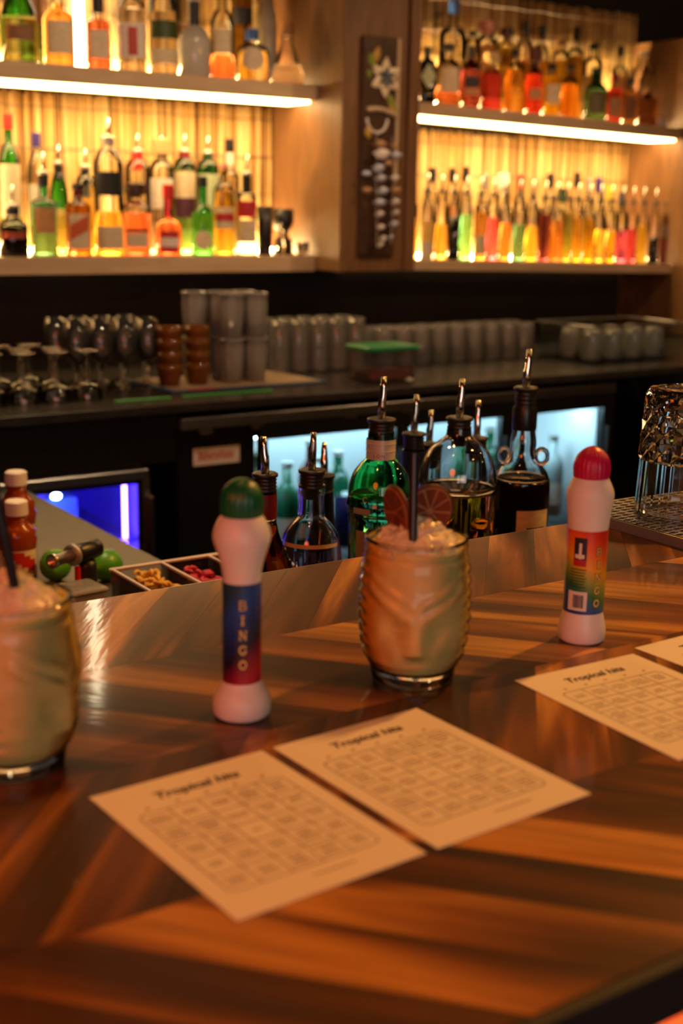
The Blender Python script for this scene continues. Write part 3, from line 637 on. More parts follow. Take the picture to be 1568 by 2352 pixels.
    ('RU', 3.062, 3.045, 0.5886, 0.0247, 0.146, 0.121, 0.108, 0.092, 3, 'clear', 'crimson', 0.101, [(0.017, 0.075, 'tan')], 'redfoil', 0, 'small crimson bottle with tan label'),
    ('RU', 3.13, 3.045, 0.5872, 0.0235, 0.139, 0.12, 0.107, 0.094, 3, 'clear', 'amber', 0.1, [(0.014, 0.085, 'tanb')], 'black', 0, 'small amber bottle with brown label near the far end'),
    ('RU', 3.186, 3.15, 0.5861, 0.0256, 0.251, 0.218, 0.192, 0.165, 2, 'clear', 'pink', 0.158, [], 'black', 0, 'pale pink bottle with black cap, last in the back row'),
    ('RU', 3.21, 3.045, 0.5856, 0.0308, 0.113, 0.1, 0.091, 0.08, 3.5, 'brown', 'brown', 0.083, [], 'cork', 0, 'small square dark brown decanter at the far end of the upper shelf'),
    ('RU', 3.291, 3.15, 0.584, 0.0534, 0.244, 0.228, 0.215, 0.199, 1.9, 'clear', 'pale', 0.113, [], 'silver', 0, 'clear ball-shaped bottle behind the dark brown decanter'),
    ('RL', 2.283, 3.045, 0.1711, 0.0183, 0.203, 0.191, 0.174, 0.136, 2, 'clear', 'yellow', 0.118, [], 'black', 2, 'slim pourer bottle of yellow juice'),
    ('RL', 2.339, 3.045, 0.17, 0.0184, 0.203, 0.191, 0.173, 0.136, 2, 'clear', 'grey', 0.101, [(0.052, 0.108, 'gold3')], 'black', 2, 'slim pourer bottle of cloudy grey syrup'),
    ('RL', 2.391, 3.045, 0.169, 0.0186, 0.203, 0.19, 0.173, 0.135, 2, 'clear', 'amber', 0.103, [], 'black', 2, 'slim pourer bottle of amber syrup'),
    ('RL', 2.438, 3.045, 0.168, 0.0187, 0.203, 0.19, 0.173, 0.135, 2, 'clear', 'black', 0.125, [], 'black', 2, 'slim pourer bottle of black syrup'),
    ('RL', 2.485, 3.045, 0.1671, 0.0188, 0.203, 0.19, 0.173, 0.134, 2, 'clear', 'brightgreen', 0.134, [], 'black', 2, 'slim pourer bottle of bright green syrup'),
    ('RL', 2.539, 3.045, 0.166, 0.019, 0.203, 0.19, 0.173, 0.134, 2, 'clear', 'peach', 0.141, [(0.018, 0.074, 'cream')], 'black', 2, 'slim pourer bottle of orange syrup over a cream label'),
    ('RL', 2.588, 3.045, 0.165, 0.0191, 0.203, 0.19, 0.172, 0.133, 2, 'clear', 'pinkred', 0.13, [], 'black', 2, 'slim pourer bottle of pink-red syrup'),
    ('RL', 2.638, 3.045, 0.164, 0.0192, 0.203, 0.19, 0.172, 0.133, 2, 'clear', 'orange', 0.114, [], 'black', 2, 'slim pourer bottle of orange-red syrup'),
    ('RL', 2.692, 3.045, 0.163, 0.0194, 0.203, 0.19, 0.172, 0.132, 2, 'clear', 'darkgreen', 0.111, [], 'black', 2, 'slim pourer bottle of dark green syrup'),
    ('RL', 2.743, 3.045, 0.1619, 0.0195, 0.203, 0.19, 0.172, 0.132, 2, 'clear', 'gold', 0.109, [], 'black', 2, 'slim pourer bottle of golden syrup'),
    ('RL', 2.797, 3.045, 0.1609, 0.0197, 0.203, 0.19, 0.172, 0.131, 2, 'clear', 'maroon', 0.144, [], 'black', 2, 'slim pourer bottle of dark maroon syrup'),
    ('RL', 2.845, 3.045, 0.1599, 0.0198, 0.203, 0.19, 0.171, 0.131, 2, 'clear', 'rustl', 0.129, [], 'black', 2, 'slim pourer bottle of rust-brown syrup'),
    ('RL', 2.889, 3.045, 0.159, 0.0172, 0.203, 0.19, 0.171, 0.13, 2, 'clear', 'olive', 0.15, [], 'black', 2, 'slim pourer bottle of olive-yellow syrup'),
    ('RL', 2.936, 3.045, 0.1581, 0.0173, 0.203, 0.19, 0.171, 0.13, 2, 'clear', 'paley', 0.132, [], 'black', 2, 'slim pourer bottle of pale yellow juice'),
    ('RL', 2.985, 3.045, 0.1571, 0.0174, 0.203, 0.19, 0.171, 0.129, 2, 'clear', 'lemon', 0.133, [], 'black', 2, 'slim pourer bottle of lemon-yellow syrup'),
    ('RL', 3.033, 3.045, 0.1561, 0.0175, 0.203, 0.19, 0.171, 0.129, 2, 'clear', 'gold2', 0.103, [], 'black', 2, 'slim pourer bottle of honey-coloured syrup'),
    ('RL', 3.082, 3.045, 0.1552, 0.0176, 0.203, 0.19, 0.171, 0.128, 2, 'clear', 'amber2', 0.102, [], 'black', 2, 'slim pourer bottle of deep amber syrup'),
    ('RL', 3.133, 3.045, 0.1541, 0.0177, 0.203, 0.189, 0.17, 0.128, 2, 'clear', 'magenta', 0.103, [], 'black', 2, 'slim pourer bottle of magenta syrup'),
    ('RL', 3.179, 3.045, 0.1532, 0.0178, 0.203, 0.189, 0.17, 0.127, 2, 'clear', 'crimson', 0.111, [], 'black', 2, 'slim pourer bottle of crimson syrup'),
    ('RL', 3.227, 3.045, 0.1523, 0.0179, 0.203, 0.189, 0.17, 0.127, 2, 'clear', 'brightyellow', 0.126, [], 'black', 2, 'slim pourer bottle of bright yellow syrup'),
    ('RL', 3.283, 3.045, 0.1511, 0.0181, 0.203, 0.189, 0.17, 0.126, 2, 'clear', 'blackr', 0.086, [], 'black', 2, 'slim pourer bottle of near-black red syrup'),
    ('RL', 3.339, 3.045, 0.15, 0.0182, 0.203, 0.189, 0.17, 0.126, 2, 'clear', 'wine', 0.087, [], 'black', 2, 'slim pourer bottle of wine-red syrup'),
    ('RL', 2.435, 3.15, 0.1681, 0.0198, 0.266, 0.224, 0.21, 0.172, 2, 'clear', 'pale', 0.159, [], 'black', 0, 'tall back-row bottle of clear liquor with black neck'),
    ('RL', 2.51, 3.15, 0.1666, 0.02, 0.269, 0.226, 0.212, 0.174, 2, 'clear', 'amber', 0.161, [], 'black', 0, 'tall back-row bottle of light amber liquor with black neck'),
    ('RL', 2.562, 3.15, 0.1656, 0.0201, 0.275, 0.232, 0.218, 0.179, 2, 'clear', 'pale', 0.166, [], 'black', 0, 'tall back-row bottle of clear liquor with wide dark cap, behind the bright green syrup'),
    ('RL', 2.639, 3.15, 0.164, 0.0203, 0.257, 0.213, 0.199, 0.16, 2, 'clear', 'pale', 0.147, [], 'silver', 0, 'tall back-row bottle of clear liquor with silver cap'),
    ('RL', 2.711, 3.15, 0.1626, 0.0205, 0.263, 0.219, 0.205, 0.165, 2, 'clear', 'pale', 0.152, [], 'whitew', 0, 'tall back-row bottle of clear liquor with white cap'),
    ('RL', 2.785, 3.15, 0.1611, 0.0207, 0.262, 0.217, 0.202, 0.163, 2, 'clear', 'pale', 0.149, [], 'redfoil', 0, 'tall back-row bottle of clear liquor with red neck seal'),
    ('RL', 2.841, 3.15, 0.16, 0.0209, 0.251, 0.206, 0.191, 0.151, 2, 'clear', 'pale', 0.138, [], 'tanw', 0, 'tall back-row bottle of clear liquor with tan cap'),
    ('RL', 2.908, 3.15, 0.1586, 0.0211, 0.273, 0.228, 0.213, 0.172, 2, 'clear', 'pale', 0.159, [], 'black', 0, 'tall back-row bottle of clear liquor with tall black cap'),
    ('RL', 2.964, 3.15, 0.1575, 0.0212, 0.23, 0.184, 0.169, 0.128, 2, 'clear', 'greenl', 0.114, [], 'greenfoil', 0, 'tall back-row bottle of light green liquor with green cap'),
    ('RL', 3.025, 3.15, 0.1563, 0.0185, 0.281, 0.235, 0.22, 0.179, 2, 'clear', 'yellow', 0.165, [], 'black', 0, 'tall back-row bottle of yellow liquor with black cap'),
    ('RL', 3.079, 3.15, 0.1552, 0.0187, 0.265, 0.218, 0.203, 0.162, 2, 'clear', 'yellow', 0.148, [], 'silver', 0, 'tall back-row bottle of yellow liquor with small grey cap'),
    ('RL', 3.121, 3.15, 0.1544, 0.0188, 0.27, 0.223, 0.208, 0.166, 2, 'clear', 'pale', 0.152, [], 'purple', 0, 'tall back-row bottle of clear liquor with purple neck seal'),
    ('RL', 3.172, 3.15, 0.1534, 0.0189, 0.248, 0.201, 0.186, 0.144, 2, 'clear', 'yellow', 0.13, [], 'yellowc', 0, 'tall back-row bottle of pale gold liquor with yellow cap'),
    ('RL', 3.231, 3.15, 0.1522, 0.019, 0.23, 0.182, 0.167, 0.124, 2, 'clear', 'pale', 0.11, [], 'navy', 0, 'tall back-row bottle of clear liquor with dark blue cap'),
]

for row in BOTTLES: shelf_bottle(row)
# black cups and small things at the shelf ends
def cup(X, Y, z0, prof, label, mt, name='jigger_cup'):
    o = MB().lathe(prof, 24).build(name, mt, None, (X, Y, z0), smooth=True); tag(o, label, 'cup'); return o
cup(1.797, 3.05, Zlt, [(0, .016), (.003, .0185), (.06, .019), (.128, .0205), (.1285, .0185), (.06, .016), (.006, .012)], 'tall straight black tumbler beside the labelled clear bottle', M['black'], 'black_tumbler')
cup(1.872, 3.078, Zlt, [(0, .026), (.003, .027), (.038, .025), (.05, .014), (.062, .014), (.072, .024), (.085, .028), (.122, .0285), (.122, .026), (.08, .024), (.074, .006)], 'waisted black goblet at the end of the lower shelf', M['black'], 'black_goblet')
t = thing('glass_figurine', 'small clear glass bottle gleaming between the two black cups', 'bottle', (1.836, 3.03, Zlt + .0002))
MB().lathe([(0, .008), (.002, .010), (.03, .011), (.045, .006), (.055, .008), (.066, .007), (.072, .003)], 14).build('glass_body', M['glass'], t, smooth=True)
MB().lathe([(.0725, .004), (.082, .0045), (.084, .002)], 10).build('stopper', M['chrome'], t, smooth=True)
t = thing('shot_glass', 'small clear shot glass at the very end of the lower shelf', 'glass', (1.902, 3.024, Zlt + .0002))
MB().lathe([(0, .013), (.002, .0145), (.035, .018), (.035, .0165), (.008, .012)], 18).build('glass_wall', M['glass'], t, smooth=True)
o = MB().box(-.016, .016, -.014, .014, 0, .028, .004).build('white_box', M['white_plastic'], None, (3.262, 3.035, .605 + zr(3.262) + .0005)); tag(o, 'small white cube-shaped box at the end of the far upper shelf', 'box')

# ------------------------------------------------------------------ glassware on the back counter
ZG = Zc + .0003
G0 = {}
def gl(key, name, label, cat, grp, prof, mt, seg=20, part='glass_wall', flute=0, close=False):
    t = thing(name, label, cat, (0, 0, 0), 0, grp)
    m = MB().lathe(prof, seg, close=close)
    if flute:
        V = []
        for (x, y, z) in m.V:
            a = math.atan2(y, x); k = 1 + flute * math.cos(a * 10); V.append((x * k, y * k, z))
        m.V = V
    m.build(part, mt, t, smooth=True); return t
first = {}
ORD = ['first', 'second', 'third', 'fourth', 'fifth', 'sixth', 'seventh', 'eighth', 'ninth']
ROW = ['front', 'middle', 'back']
def place(proto, X, Y, Z, label=None):
    if proto.name not in first:
        first[proto.name] = 1; proto.location = (X, Y, Z + BAR)
        if label: proto['label'] = label
        return proto
    return copy_tree(proto, (X, Y, Z), random.uniform(0, 6), label)
coupe = thing('coupe_glass', 'upturned clear stemmed coupe standing rim-down among the nearest glasses on the back counter', 'glass', (0, 0, 0), 0, 'upturned coupes')
MB().lathe([(0, .0325), (.004, .033), (.022, .031), (.032, .020), (.036, .006), (.036, .0055), (.031, .018), (.021, .029), (.004, .031), (0, .031)], 20, capb=False, capt=False).build('bowl', M['thin_clear'], coupe, smooth=True)
MB().lathe([(.0355, .0055), (.045, .0036), (.060, .0050), (.075, .0034), (.096, .0036)], 12).build('stem', M['glass'], coupe, smooth=True)
MB().lathe([(.096, .004), (.099, .020), (.101, .0275), (.103, .0275), (.103, .004)], 20).build('foot', M['glass'], coupe, smooth=True)
for j in range(3):
    for i in range(5 - (j > 0)): place(coupe, .775 + i * .068 + (j % 2) * .02 - (.0 if i < 4 else 0), 2.495 + j * .074, ZG, f'upturned stemmed coupe, {ORD[i]} from the near end, {ROW[j]} row of the coupes')
gob = thing('goblet', 'clear stemmed goblet standing upright in the block behind the upturned coupes', 'glass', (0, 0, 0), 0, 'upright goblets')
MB().lathe([(.055, .006), (.064, .019), (.085, .0255), (.105, .0262), (.148, .0215), (.148, .0203), (.105, .0248), (.085, .024), (.066, .017), (.058, .004)], 20, capb=False, capt=False).build('bowl', M['thin_goblet'], gob, smooth=True)
MB().lathe([(.003, .006), (.012, .0036), (.03, .0052), (.056, .0045)], 12).build('stem', M['glass'], gob, smooth=True)
MB().lathe([(0, .025), (.002, .0255), (.004, .012), (.005, .004)], 20).build('foot', M['glass'], gob, smooth=True)
for j in range(3):
    for i in range(4): place(gob, 1.075 + i * .056 + (j % 2) * .02, 2.615 + j * .06, ZG, f'upright stemmed goblet, {ORD[3 - i]} from the amber stacks, {ROW[j]} row of goblets')
# bar mat
mat_ = thing('bar_mat', 'thin blue-edged bar mat with a red corner under the stacked tumblers', 'mat', (0, 0, 0))
plain('mat_blue', hx('1e3a5c'), .7); plain('mat_tan', hx('8a7458'), .8); plain('mat_red', hx('a02028'), .7); plain('strip_green', hx('3aa04a'), .4); plain('lid_green', hx('1c7a48'), .4)
MB().box(1.235, 1.635, 2.486, 2.72, Zc + .0002, Zc + .004, .001).build('mat_base', M['mat_blue'], mat_)
MB().box(1.25, 1.625, 2.50, 2.71, Zc + .0041, Zc + .005).build('mat_top', M['mat_tan'], mat_)
MB().box(1.28, 1.345, 2.4865, 2.4995, Zc + .0041, Zc + .006).build('mat_corner', M['mat_red'], mat_)
ZM = Zc + .0053
amb = gl('a', 'amber_tumbler', 'small ridged amber tumbler nested in a short stack on the bar mat', 'glass', 'stacked amber tumblers', [(0, .021), (.002, .0225), (.012, .0235), (.016, .0255), (.03, .0265), (.034, .0285), (.048, .0285), (.048, .0268), (.03, .0245), (.004, .02)], M['thin_amber'])
for (x, y) in ((1.275, 2.575), (1.343, 2.572), (1.512, 2.70)):
    for k in range(4): place(amb, x, y, ZM + k * .0275 if k else ZM, f'amber tumbler, {["bottom", "second from bottom", "third from bottom", "top"][k]} of the stack {"beside the goblets" if x < 1.3 else "in front of the ribbed pile" if x < 1.4 else "hidden behind the ribbed pile"}')
fro = gl('f', 'ribbed_tumbler', 'frosted ribbed tumbler in the two-tier pile on the bar mat', 'glass', 'two-tier ribbed tumblers', [(0, .022), (.002, .0235), (.04, .0265), (.075, .0285), (.092, .0272), (.095, .0292), (.1, .0292), (.1, .0275), (.075, .0265), (.006, .0215)], M['thin_rib'], 40, flute=.03)
for (x, y, wh) in ((1.425, 2.565, 'front row, beside the amber stack'), (1.487, 2.565, 'front row, beside the highballs'), (1.372, 2.642, 'back row, nearest the goblets'), (1.432, 2.632, 'back row, middle'), (1.494, 2.632, 'back row, nearest the highballs')):
    for k in range(2): place(fro, x, y, ZM + k * .1003, f'ribbed frosted tumbler in the {["lower", "upper"][k]} tier, {wh}')
hib = gl('h', 'highball_glass', 'tall clear highball glass upturned in the rank between the ribbed pile and the green-lidded box', 'glass', 'upturned highballs', [(0, .0265), (.004, .0268), (.06, .0255), (.122, .0235), (.128, .021), (.128, .002), (.121, .002), (.118, .0215), (.06, .0238), (.002, .025)], M['thin_frost'], 30, flute=.02, close=True)
for j in range(2):
    for i in range(5): place(hib, 1.632 + i * .0565, 2.70 + j * .062, ZG, f'upturned highball, {ORD[i]} from the ribbed pile, {["front", "back"][j]} row of highballs')
tum = gl('t', 'rocks_glass', 'short clear rocks glass in the long rank behind the green-lidded box', 'glass', 'short rocks glasses', [(0, .026), (.003, .0275), (.09, .0282), (.095, .0275), (.095, .026), (.09, .0262), (.008, .024)], M['thin_frost'], 30, flute=.015)
for j in range(2):
    for i in range(9): place(tum, 1.955 + i * .060, 2.71 + j * .062, ZG, f'short rocks glass, {ORD[i]} from the highballs, {["front", "back"][j]} row of the long rank')
# food box with green lid
bx = thing('storage_box', 'clear plastic box with a green lid on the back counter', 'box', (1.782, 2.475, Zc + .0003))
MB().box(-.066, .066, -.045, .045, 0, .072, .006).build('box_body', M['thin_plastic'], bx)
MB().box(-.074, .074, -.052, .052, .0722, .084, .004).build('lid', M['lid_green'], bx)
plain('red_fruit', hx('a04838'), .5)
MB().box(-.058, .058, -.038, .038, .004, .026, .006).build('contents', M['red_fruit'], bx)
# shallow clear bin with upturned glasses
bn = thing('glass_bin', 'shallow clear bin of upturned glasses at the far end of the back counter', 'bin', (2.655, 2.59, Zc + .0003))
m = MB(); m.box(-.175, .175, -.11, .11, 0, .004); m.box(-.175, .175, -.11, -.106, .004, .095); m.box(-.175, .175, .106, .11, .004, .095); m.box(-.175, -.171, -.106, .106, .004, .095); m.box(.171, .175, -.106, .106, .004, .095)
m.build('bin_wall', M['thin_pane'], bn)
m = MB(); m.box(-.183, .183, -.118, -.108, .0955, .101, .002); m.box(-.183, .183, .108, .118, .0955, .101, .002); m.box(-.183, -.173, -.108, .108, .0955, .101, .002); m.box(.173, .183, -.108, .108, .0955, .101, .002)
m.build('bin_rim', M['thin_frost'], bn)
bg = gl('b', 'bin_tumbler', 'clear tumbler lying upturned inside the shallow bin', 'glass', 'tumblers in the bin', [(0, .030), (.003, .0305), (.06, .027), (.078, .025), (.08, .022), (.08, .002), (.074, .002), (.07, .023), (.002, .029)], M['thin_rib'], 24, close=True)
for j in range(2):
    for i in range(4): place(bg, 2.535 + i * .08, 2.545 + j * .085, Zc + .0047, f'upturned tumbler in the clear bin, {ORD[i]} from the rocks glasses, {["front", "back"][j]} row')
for (x0, x1, y, s_) in ((1.08, 1.205, 2.425, 'shorter'), (1.235, 1.455, 2.428, 'longer')):
    o = MB().box(x0, x1, y, y + .012, Zc + .0003, Zc + .003, .001).build('green_strip', M['strip_green']); tag(o, s_ + ' green strip along the front of the back counter', 'strip')  # flat green strips on the counter top, near its front edge
# things inside the lit cooler
rg = random.Random(5)
items = ['0f4a1e', '083018', '8a9a9a', '101a4a', '6a5c0c', '084a30', '4a120a', '9aa8a8', '1c2810', '082848', 'a8a8a0', '0a4a32']
WHERE = ['nearest the sticker', 'in the first door', 'behind the first door mullion', 'in the middle door', 'towards the last door', 'behind the last pane']
names = ['dark green', 'deep green', 'pale silver', 'dusky blue', 'olive yellow', 'sea green', 'rust red', 'white', 'moss green', 'steel blue', 'ivory', 'jade green']
k = 0
for j in range(2):
    for i in range(12):
        c = items[(i * 5 + j * 3) % 12]; nm = names[(i * 5 + j * 3) % 12]
        X = 1.43 + i * .082; Y = 2.46 + j * .16; can = (i + j) % 3 == 0; h = .125 if can else rg.uniform(.19, .235)
        t = thing('drink_can' if can else 'beer_bottle', f'{nm} {"can" if can else "bottle"} in the lit cooler, {"front" if j == 0 else "back"} row, {["first","second","third","fourth","fifth","sixth","seventh","eighth","ninth","tenth","eleventh","last"][i]} from the sticker', 'can' if can else 'bottle', (X, Y, -.4698), 0, 'drinks in the cooler')
        mn = 'fr_' + c
        if mn not in M: plain(mn, hx(c), .25)
        if can: MB().lathe([(0, .024), (.006, .030), (.115, .030), (.122, .026), (.124, .026)], 18).build('can_body', M[mn], t, smooth=True); MB().lathe([(.1241, .0262), (.126, .0262), (.126, .024)], 18).build('can_lid', M['chrome'], t)
        else:
            MB().lathe(cprof(.030, h * .55, h * .78, .0125, h - .012), 18).build('bottle_body', M[mn], t, smooth=True)
            MB().lathe([(h - .0115, .0135), (h, .0135)], 16).build('bottle_cap', M['cap_silver'], t)
            V, F = patch(lambda q: .0306, h * .15, h * .42, math.atan2(-Y, -X), 1.1)
            MB().add(V, F).build('paper_label', M['lab_white'], t, smooth=True)
# ------------------------------------------------------------------ pillar ornament: carved plaque and shell chime
pq = thing('carved_plaque', 'dark carved wooden plaque with a painted blossom hanging on the pillar', 'wall art', (2.040, 2.8845, .19))
MB().box(-.058, .058, -.014, -.0005, 0, .555, .004).build('board', M['carved_wood'], pq)
fm = MB(); fm.box(.047, .058, -.020, -.0145, .19, .555, .002); fm.build('edge_moulding', M['cream_board'], pq)
plain('petal', hx('dccdb0'), .5); plain('petal_core', hx('4a5a60'), .5); plain('leaf_green', hx('7a8a2c'), .5); plain('leaf_gold', hx('b8903c'), .5)
plain('shell', hx('e4dcd8'), .35, noise=.25, nscale=50); plain('shell_blue', hx('c0c8dc'), .35, noise=.25, nscale=50); plain('shell_tan', hx('b08a60'), .4, noise=.4, nscale=50)
def petal(L, W, n=10):
    V = []; F = []
    for i in range(n + 1):
        t = i / n; w_ = W * math.sin(PI * min(1, t * 1.05)) ** .7 * (1 - .25 * t) + .001
        for s_ in (-1, -.5, 0, .5, 1): V.append((t * L, s_ * w_, .004 * (1 - s_ * s_) + .003 * t))
    for i in range(n):
        for j in range(4): F.append((i * 5 + j, i * 5 + j + 1, i * 5 + j + 6, i * 5 + j + 5))
    return V, F
def on_board(V, cx, cz, ang, y0=-.0145):
    ca, sa = math.cos(ang), math.sin(ang)
    return [(cx + x * ca - y * sa, y0 - .001 - z, cz + x * sa + y * ca) for x, y, z in V]
for i in range(6):
    V, F = petal(.052, .0145); MB().add(on_board(V, .012, .455, .5 + i * PI / 3), F).build('petal', M['petal'], pq, smooth=True)
    V, F = petal(.026, .006); MB().add(on_board(V, .012, .455, .5 + i * PI / 3, -.0215), F).build('petal_heart', M['petal_core'], pq, smooth=True)
for (cx, cz, a, L_, mt) in ((-.02, .475, 2.1, .045, 'leaf_green'), (-.022, .49, 1.3, .042, 'leaf_gold'), (.022, .415, -1.0, .055, 'leaf_green'), (.03, .41, -1.25, .055, 'leaf_gold'), (-.03, .46, 2.9, .02, 'leaf_green')):
    V, F = petal(L_, .012); MB().add(on_board(V, cx, cz, a, -.013), F).build('leaf', M[mt], pq, smooth=True)
MB().tube([(-.045 + .093 * k / 12, -.017, .372 - .010 * (k / 12) ** 1 + .008 * math.sin(PI * k / 12)) for k in range(13)], .007, 8).build('carved_arch', M['cream_board'], pq, smooth=True)
MB().tube([(-.012 + .033 * math.cos(PI + PI * k / 12), -.017, .352 + .036 * math.sin(PI + PI * k / 12)) for k in range(13)], .004, 8).build('carved_arch', M['shell'], pq, smooth=True)
MB().ball((-.040, -.018, .315), .012, .005, .016).build('carved_knob', M['leaf_gold'], pq, smooth=True)
sh = thing('shell_chime', 'two strands of pale shells hanging down the carved plaque', 'wall ornament', (2.040, 2.872, .19))
MB().tube([(-.02, -.014, .31), (-.018, -.016, .20), (-.012, -.018, .02)], .0012, 6).build('cord', M['cream_board'], sh)
MB().tube([(.03, -.014, .31), (.038, -.016, .20), (.034, -.018, .03)], .0012, 6).build('cord', M['cream_board'], sh)
rg = random.Random(2)
sm = {}
for key, mt in (('a', 'shell'), ('b', 'shell_blue'), ('c', 'shell_tan')):
    V = []; F = []; n = 9
    for i in range(7):
        t = i / 6
        for j in range(n):
            a = -1.15 + 2.3 * j / (n - 1); r_ = .019 * (.12 + .88 * t) * (1 + .07 * math.cos(j * PI)); V.append((r_ * math.sin(a), -.008 * math.sin(PI * (.15 + .7 * t)), -.010 * math.cos(a) * t * 1.6 + .008))
    for i in range(6):
        for j in range(n - 1): F.append((i * n + j, i * n + j + 1, (i + 1) * n + j + 1, (i + 1) * n + j))
    m = mesh('shell', V, F, True); m.materials.append(M[mt]); sm[key] = m
spots = [(-.012, .288, 1.5, 'c'), (.030, .285, 1.1, 'c'), (-.010, .262, 1.9, 'a'), (.040, .262, 1.2, 'b'), (-.018, .226, 1.5, 'b'), (-.012, .202, 1.5, 'b'), (-.052, .212, .9, 'b'), (.040, .204, 1.0, 'a'), (-.004, .170, 1.6, 'b'), (-.050, .170, 1.0, 'c'), (.042, .172, 1.2, 'c'), (-.010, .140, 1.3, 'b'), (.038, .142, 1.3, 'a'), (-.012, .110, 1.3, 'a'), (.040, .114, 1.3, 'a'), (.038, .084, 1.3, 'b'), (-.004, .076, 1.0, 'a'), (.002, .046, 1.1, 'a'), (.028, .050, 1.0, 'b'), (-.006, .030, 1.1, 'a'), (.016, .240, 1.0, 'c')]
for (x, z, s_, key) in spots:
    o = obj('shell', sm[key], None, sh, (x, -.016 - rg.random() * .004, z), (rg.uniform(-.3, .3), 0, rg.uniform(-.4, .4))); o.scale = (s_ * .92,) * 3

# ------------------------------------------------------------------ bartender's side: work counter and what stands on it
ZW = -.200
m = MB(); m.prism([(-.9, .95), (1.9, .95), (1.9, 1.47), (.812, 1.47), (.812, 2.27), (-.9, 2.27)], ZW - .03, ZW)
o = m.build('work_counter', M['work_steel']); tag(o, 'grey metal work counter behind the bar, reaching back on one side', 'counter')
ZWp = ZW + .0003
for k, h in dict(rum='b8740c', whisky='7a3406', gin='0e7a34').items():
    c = hx(h); glass('rail_' + k, tuple(max(x, .0005) ** (1.0 if k == 'rum' else .5) for x in c), 1.37)
glass('rail_clear', (.96, .97, 1.0), 1.37); plain('rail_black', (.006, .004, .003), .1)
glass('shell_green', (.16, .72, .30), 1.5); plain('foil_white', hx('d8cfc0'), .35, metal=.2); plain('foil_red', hx('6a1a18'), .35); plain('foil_blue', hx('1c2450'), .35); plain('lab_blue', hx('243a8c'), .4); plain('lab_silver', hx('9a988e'), .3)
def pourer(t, z, rn, ln, lean, collar=.024):
    c = z - collar
    P = [(c - .012, rn * .62), (c, rn * .66), (c + .0005, rn * .94)]
    k = 4; h = (collar - .006) / k
    for i in range(k): P += [(c + .001 + h * i, rn * .98), (c + .001 + h * (i + .35), rn * 1.05), (c + .001 + h * (i + .7), rn * .96)]
    P += [(z - .005, rn * .98), (z - .004, rn * 1.16), (z - .001, rn * 1.16), (z, rn * 1.0), (z - .0005, rn * .5)]
    MB().lathe(P, 24).build('pourer_collar', M['black_rubber'], t, smooth=True)
    d = Vector((math.cos(lean), math.sin(lean), 0))
    pts = [Vector((0, 0, z - .002)), Vector((0, 0, z + ln * .30)), Vector((0, 0, z + ln * .44)) + d * .0003, Vector((0, 0, z + ln * .54)) + d * .0012, Vector((0, 0, z + ln * .75)) + d * .0016, Vector((0, 0, z + ln)) + d * .0020]
    MB().tube(pts, [.0046, .0047, .0047, .0042, .0037, .0031], 14).build('pourer_spout', M['chrome'], t, smooth=True)
def shell_of(P, th=.0024):
    outer = list(P); inner = [(z, max(.002, r - th)) for z, r in reversed(P)]
    return outer + inner
def smoothp(P, k=3):
    for _ in range(k):
        Q = [P[0]]
        for (a, b_) in zip(P, P[1:]): Q += [(a[0] * .75 + b_[0] * .25, a[1] * .75 + b_[1] * .25), (a[0] * .25 + b_[0] * .75, a[1] * .25 + b_[1] * .75)]
        P = Q + [P[-1]]
    return P
def rail_bottle(label, X, Y, P, lev, liq, gmat, top, ln, lean, collar=.024, rn=.0125, name='liquor_bottle'):
    t = thing(name, label, 'bottle', (X, Y, ZWp), 0, 'pourer bottles behind the bar')
    P = smoothp(P, 2)
    MB().lathe(clip(P, 0, lev), 40).build('liquid_filled_body', M[liq], t, smooth=True)
    MB().lathe(shell_of(clip(P, lev + .0006, 1)), 40, close=True).build('glass_neck', M[gmat], t, smooth=True)
    pourer(t, top, rn, ln, lean, collar); return t
def band(t, r, z0, z1, mt, name='paper_label', th=None, ha=PI, zr=1, seg=28):
    V, F = patch(lambda q: r, z0, z1, th if th is not None else 0, ha, seg, zr)
    return MB().add(V, F).build(name, M[mt], t, smooth=True)
def face(X, Y, off=0.0): return math.atan2(-Y, -X) + off
# A
t = rail_bottle('slender amber spirit bottle with dark red neck foil, partly behind the green-capped dauber', .709, 1.2, [(0, .026), (.003, .029), (.11, .029), (.135, .026), (.165, .013), (.20, .0125), (.21, .0125)], .172, 'rail_whisky', 'glass', .229, .040, 2.5, .022)
band(t, .0134, .178, .206, 'foil_red', 'neck_foil'); band(t, .0296, .03, .10, 'lab_black', th=face(.709, 1.2), ha=1.2)
# B
t = rail_bottle('clear round-shouldered vodka bottle with blue lettering and white band', .770, 1.2, [(0, .030), (.003, .0345), (.128, .0350), (.148, .0335), (.163, .024), (.170, .0165), (.173, .0148), (.198, .0138), (.199, .0155), (.209, .0155)], .060, 'rail_clear', 'glass', .227, .042, -1.2, .022, .0132)
th = face(.770, 1.2)
plain('blue_print', hx('3448c8'), .4)
for i in range(6):
    a = -.72 + i * .27
    V, F = patch(lambda q: .0356, .104, .139, th + a, .085, 3, 3); F = [f for k, f in enumerate(F) if k not in ([4] if i % 2 else [1, 7])]
    MB().add(V, F).build('blue_lettering', M['blue_print'], t, smooth=True)
band(t, .0352, .1425, .147, 'lab_white', 'white_line', th, 1.0); band(t, .0357, .03, .100, 'lab_silver', 'paper_label', th, 1.1)
